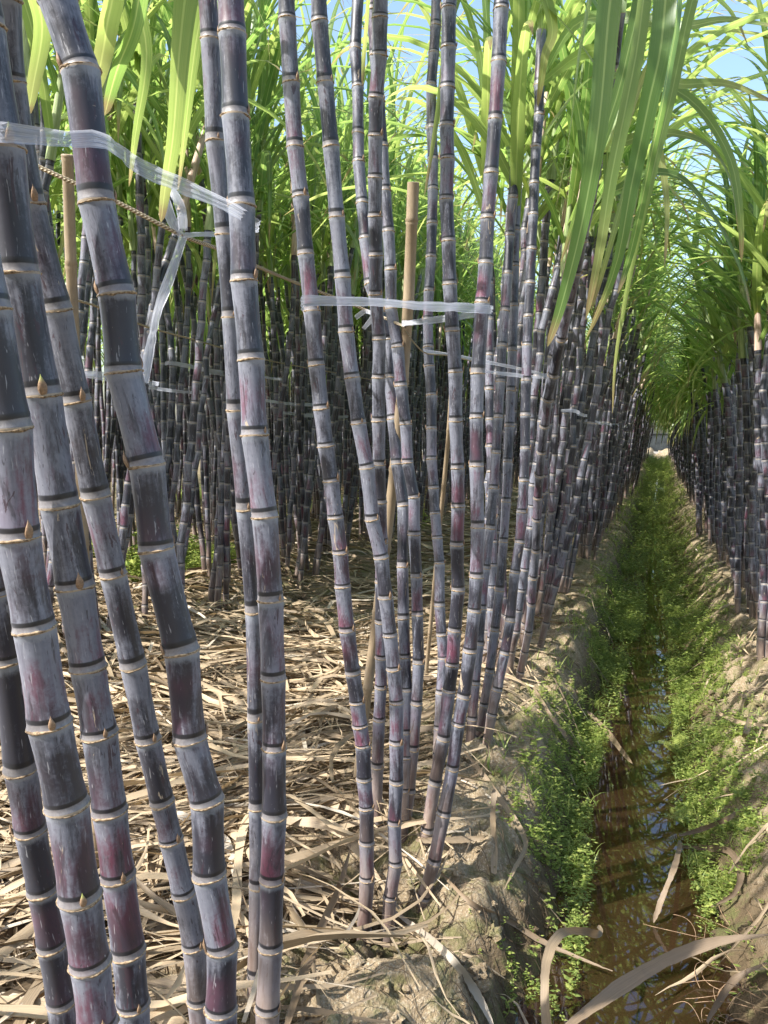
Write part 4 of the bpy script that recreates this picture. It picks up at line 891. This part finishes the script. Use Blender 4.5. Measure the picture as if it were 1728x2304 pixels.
dry(dsurf([(1530, 1905), (1590, 1908), (1640, 1915), (1665, 1960), (1650, 2010), (1600, 2040)], 0.04), 0.026, 'wide striped dry leaf curled over on the right bank', 10)
dry([D(1110, 1965, 0.02), P(1112, 1900, 2.25), P(1110, 1830, 2.27), P(1112, 1775, 2.3)], 0.022, 'short upright dry sheath standing in the bank soil', 11, taper=False)
dry(dsurf([(935, 1890), (1000, 1892), (1060, 1888), (1098, 1880)], 0.03), 0.022, 'short flat dry leaf behind the foot of the leaning stalk', 12)
dry(dsurf([(620, 1985), (700, 1990), (760, 2010), (815, 2040)], 0.03), 0.028, 'wide pale dry leaf ending at the left foot of the middle clump', 13)
dry(dsurf([(640, 2330), (680, 2200), (720, 2090), (765, 1990), (790, 1900)], 0.07), 0.026, 'long upright dry leaf leaning on the soil left of the middle clump', 14)
dry(dsurf([(10, 1990), (60, 2010), (140, 2030)], 0.09), 0.03, 'pale dry leaf poking out at the left edge behind the pale grey stalk', 15)
dry(dsurf([(1590, 2300), (1625, 2240), (1660, 2200), (1740, 2160)], 0.05), 0.02, 'twisted dry leaf in the bottom right corner', 16)
dry(dsurf([(1700, 1590), (1680, 1640), (1672, 1660)], 0.05), 0.03, 'small dry leaf scrap on the right bank near the right edge', 17)
dry(dsurf([(1610, 1600), (1660, 1625), (1740, 1632)], 0.04), 0.02, 'straight dry leaf lying level on the right bank at the right edge', 18)

# hair roots at the bottom right
rgs = np.random.default_rng(9); mb = MB()
for i in range(35):
    x = rgs.uniform(1560, 1760); y = rgs.uniform(2080, 2330); p0 = D(x, y, 0.01); a = rgs.uniform(0, 6.28); L = rgs.uniform(0.06, 0.22); s = np.linspace(0, 1, 9); an = a + rgs.normal(0, 2.2) * s
    q = p0 + np.stack([np.cumsum(np.cos(an)) * L / 9, np.cumsum(np.sin(an)) * L / 9, 0.03 * np.sin(s * 3.1) * rgs.random() - 0.0 * s], 1)
    q[:, 2] = np.maximum(q[:, 2], gz(q[:, 0], q[:, 1]) + 0.003); tube(mb, q, 0.0008, 4)
tag(link('roots', mb.mesh('roots', M_ROOT)), 'tangle of thin reddish roots on the near right bank', 'roots', kind='stuff')
mb = MB()
for i in range(110):
    x = rgs.uniform(940, 1290); y = rgs.uniform(1900, 2320); p0 = D(x, y, 0.01); a = rgs.uniform(0, 6.28); L = rgs.uniform(0.05, 0.2); s = np.linspace(0, 1, 9); an = a + rgs.normal(0, 1.6) * s
    q = p0 + np.stack([np.cumsum(np.cos(an)) * L / 9, np.cumsum(np.sin(an)) * L / 9, 0.0 * s], 1); q[:, 2] = gz(q[:, 0], q[:, 1]) + 0.004 + 0.02 * np.sin(s * 3.1) * rgs.random(); tube(mb, q, 0.0009, 4)
tag(link('roots', mb.mesh('roots', M_STRAW)), 'fine pale roots over the soil below the middle clump', 'roots', kind='stuff')

# soil clods
def clods(n, seed, reg):
    rgs = np.random.default_rng(seed); mb = MB()
    th = np.linspace(0, np.pi, 7); ph = np.linspace(0, 2 * np.pi, 10, endpoint=False)
    S = np.stack([np.outer(np.sin(th), np.cos(ph)), np.outer(np.sin(th), np.sin(ph)), np.repeat(np.cos(th)[:, None], 10, 1)], 2).reshape(-1, 3); f = quads(7, 10, True)
    for i in range(n):
        x = rgs.uniform(reg[0], reg[1]); y = reg[2] + (reg[3] - reg[2]) * rgs.random() ** 1.3; r_ = 0.004 + 0.016 * rgs.random() ** 3
        k = 1 + 0.30 * np.sin(S @ rgs.normal(0, 3, 3) + rgs.uniform(0, 6)) + 0.18 * np.sin(S @ rgs.normal(0, 6, 3)); v = S * k[:, None] * r_ * np.array([1, 1, 0.75]) + np.array([x, y, gz1(x, y) + r_ * 0.3])
        if gz1(x, y) < WATER_Z + 0.01: continue
        mb.add(v, f)
    return mb
tag(link('soil_clods', clods(1100, 1, (-0.85, -0.22, 1.2, 6)).mesh('soil_clods', M_SOIL, False)), 'crumbly dry soil clods on the left bank', 'soil', kind='stuff')
tag(link('soil_clods', clods(800, 2, (0.25, 0.9, 1.5, 6)).mesh('soil_clods', M_SOIL, False)), 'crumbly soil clods on the right bank', 'soil', kind='stuff')

# ------------------------------------------------------------------ small plants one can tell apart
def fern(x, y, L, label, seed, nf=5, fan=1.6, az0=None):
    rgs = np.random.default_rng(seed); b = D(x, y, 0.0); root = link('fern', None, None, b); tag(root, label, 'fern', 'small ferns on the right bank')
    for k in range(nf):
        az = (az0 if az0 is not None else 2.8) + fan * (k / (nf - 1) - 0.5) + rgs.normal(0, 0.15); p, s = leaf_pts(az, R(rgs.uniform(35, 65)), R(60), L * rgs.uniform(0.75, 1.1), 16); mb = MB()
        tube(mb, p, np.linspace(0.0011, 0.0004, 16), 4, rnd=0.5)
        for i in range(2, 16):
            q = L * 0.26 * math.sin(min(1, i / 15 * 1.05 + .12) * math.pi) + 0.003; t = norm(p[min(i + 1, 15)] - p[i - 1])
            for sg in (-1, 1):
                d = norm(s[i] * sg + t * 0.45); a_ = p[i]; m_ = a_ + d * q * .5; e = a_ + d * q; w = t * L * 0.022
                mb.add([a_, m_ - w, m_ + w, e], [(0, 1, 2), (1, 3, 2)], 0, a=[[0.3, .2, .6]] * 4)
        me = mb; link('frond', mb.mesh('frond', M_WEED, False), root)
fern(1500, 1640, 0.13, 'feathery fern frond cluster reaching left over the water', 1, 5, 1.4, 2.9)
fern(1535, 1705, 0.15, 'larger fern arching over the water edge', 2, 6, 2.2, 2.7)
fern(1540, 1860, 0.11, 'low fern beside the folded dry leaf', 3, 5, 2.4, 2.4)
fern(1530, 1590, 0.11, 'small upright fern furthest up the right bank', 4, 4, 1.5, 2.2)
def seedling(x, y, h, label, seed, leaf=0.035, nl=8, grp='broad leaved seedlings on the banks'):
    rgs = np.random.default_rng(seed); b = D(x, y, 0.0); root = link('seedling', None, None, b); tag(root, label, 'seedling', grp)
    mb = MB(); st = np.stack([[0.01 * math.sin(t * 3), 0.008 * t, h * t] for t in np.linspace(0, 1, 8)]); tube(mb, st, 0.0012, 5, rnd=.5); link('stem', mb.mesh('stem', M_WEED), root); mb = MB()
    for k in range(nl):
        f = 0.3 + 0.7 * k / (nl - 1); o = np.array([0.01 * math.sin(f * 3), 0.008 * f, h * f]); p, s = leaf_pts(k * 2.4 + seed, R(rgs.uniform(10, 40)), R(50), leaf * rgs.uniform(.7, 1.2), 7)
        w = leaf * 0.42 * np.sin(np.linspace(0.06, 1, 7) * math.pi) + 0.0004; ribbon(mb, p + o, w, s, 0.25, rgs.random())
    link('leaves', mb.mesh('leaves', M_WEED), root)
seedling(1200, 1720, 0.10, 'leafy seedling on top of the left bank below the bank stalks', 5, 0.045, 8)
seedling(1250, 1945, 0.09, 'spindly seedling low on the left bank next to the water', 6, 0.026, 9)
seedling(1290, 1965, 0.07, 'tiny seedling overhanging the water', 7, 0.03, 6)
seedling(1580, 1960, 0.06, 'round leaved seedling on the right bank under the wide dry leaf', 8, 0.035, 8)
seedling(1630, 1880, 0.06, 'bright seedling above the folded dry leaf', 9, 0.03, 8)
seedling(1135, 2290, 0.04, 'little seedling near the bottom between two dry leaves', 10, 0.02, 6)

# ------------------------------------------------------------------ trees beyond the far wall
def tree(x, y, h, w, label, seed):
    rgs = np.random.default_rng(seed); root = link('tree', None, None, (x, y, 0)); tag(root, label, 'tree', 'trees beyond the far wall')
    mb = MB(); tube(mb, np.array([[0, 0, -0.1], [0.05, 0, h * .3], [-0.1, 0, h * .6], [0, 0, h * .85]]), np.array([.18, .15, .1, .04]), 8)
    for k in range(6):
        a = rgs.uniform(0, 6.28); z0 = h * rgs.uniform(.3, .7); e = np.array([math.cos(a) * w * .4, math.sin(a) * w * .4, z0 + h * .2]); tube(mb, np.array([[0, 0, z0], e * .5 + np.array([0, 0, z0 * .5]), e]), np.array([.07, .05, .02]), 6)
    link('trunk', mb.mesh('trunk', M_BARK), root); n = 5200; c = []
    cl = rgs.normal(0, 1, (34, 3)) * np.array([w * .27, w * .27, h * .2]) + np.array([0, 0, h * .62]); cs = rgs.uniform(.25, .6, 34) * w * .3
    idx = rgs.integers(0, 34, n); o = cl[idx] + norm(rgs.normal(0, 1, (n, 3))) * (cs[idx] * rgs.random(n) ** .4)[:, None]; o[:, 2] = np.maximum(o[:, 2], 0.3)
    d = norm(rgs.normal(0, 1, (n, 3)) + [0, 0, -.3]); u = norm(np.cross(d, rgs.normal(0, 1, (n, 3)))); L = rgs.uniform(.12, .24, n)[:, None]
    v = np.stack([o, o + d * L * .5 - u * L * .3, o + d * L, o + d * L * .5 + u * L * .3], 1).reshape(-1, 3); r_ = np.repeat(rgs.random(n), 4)
    mb = MB(); mb.add(v, np.arange(4 * n).reshape(n, 4), 0, a=np.stack([np.full(4 * n, .5), np.full(4 * n, .3), r_], 1)); link('crown', mb.mesh('crown', M_TREE, False), root)
tree(-2.6, 54, 5.5, 5.5, 'bushy green tree beyond the wall left of the ditch line', 1)
tree(1.2, 56, 6.5, 6.0, 'taller green tree beyond the wall straight above the ditch', 2)
tree(6.0, 55, 5.5, 6.0, 'bushy green tree beyond the wall right of the ditch line', 3)
tree(-8.5, 57, 6.0, 6.0, 'dark tree beyond the wall at far left', 4)
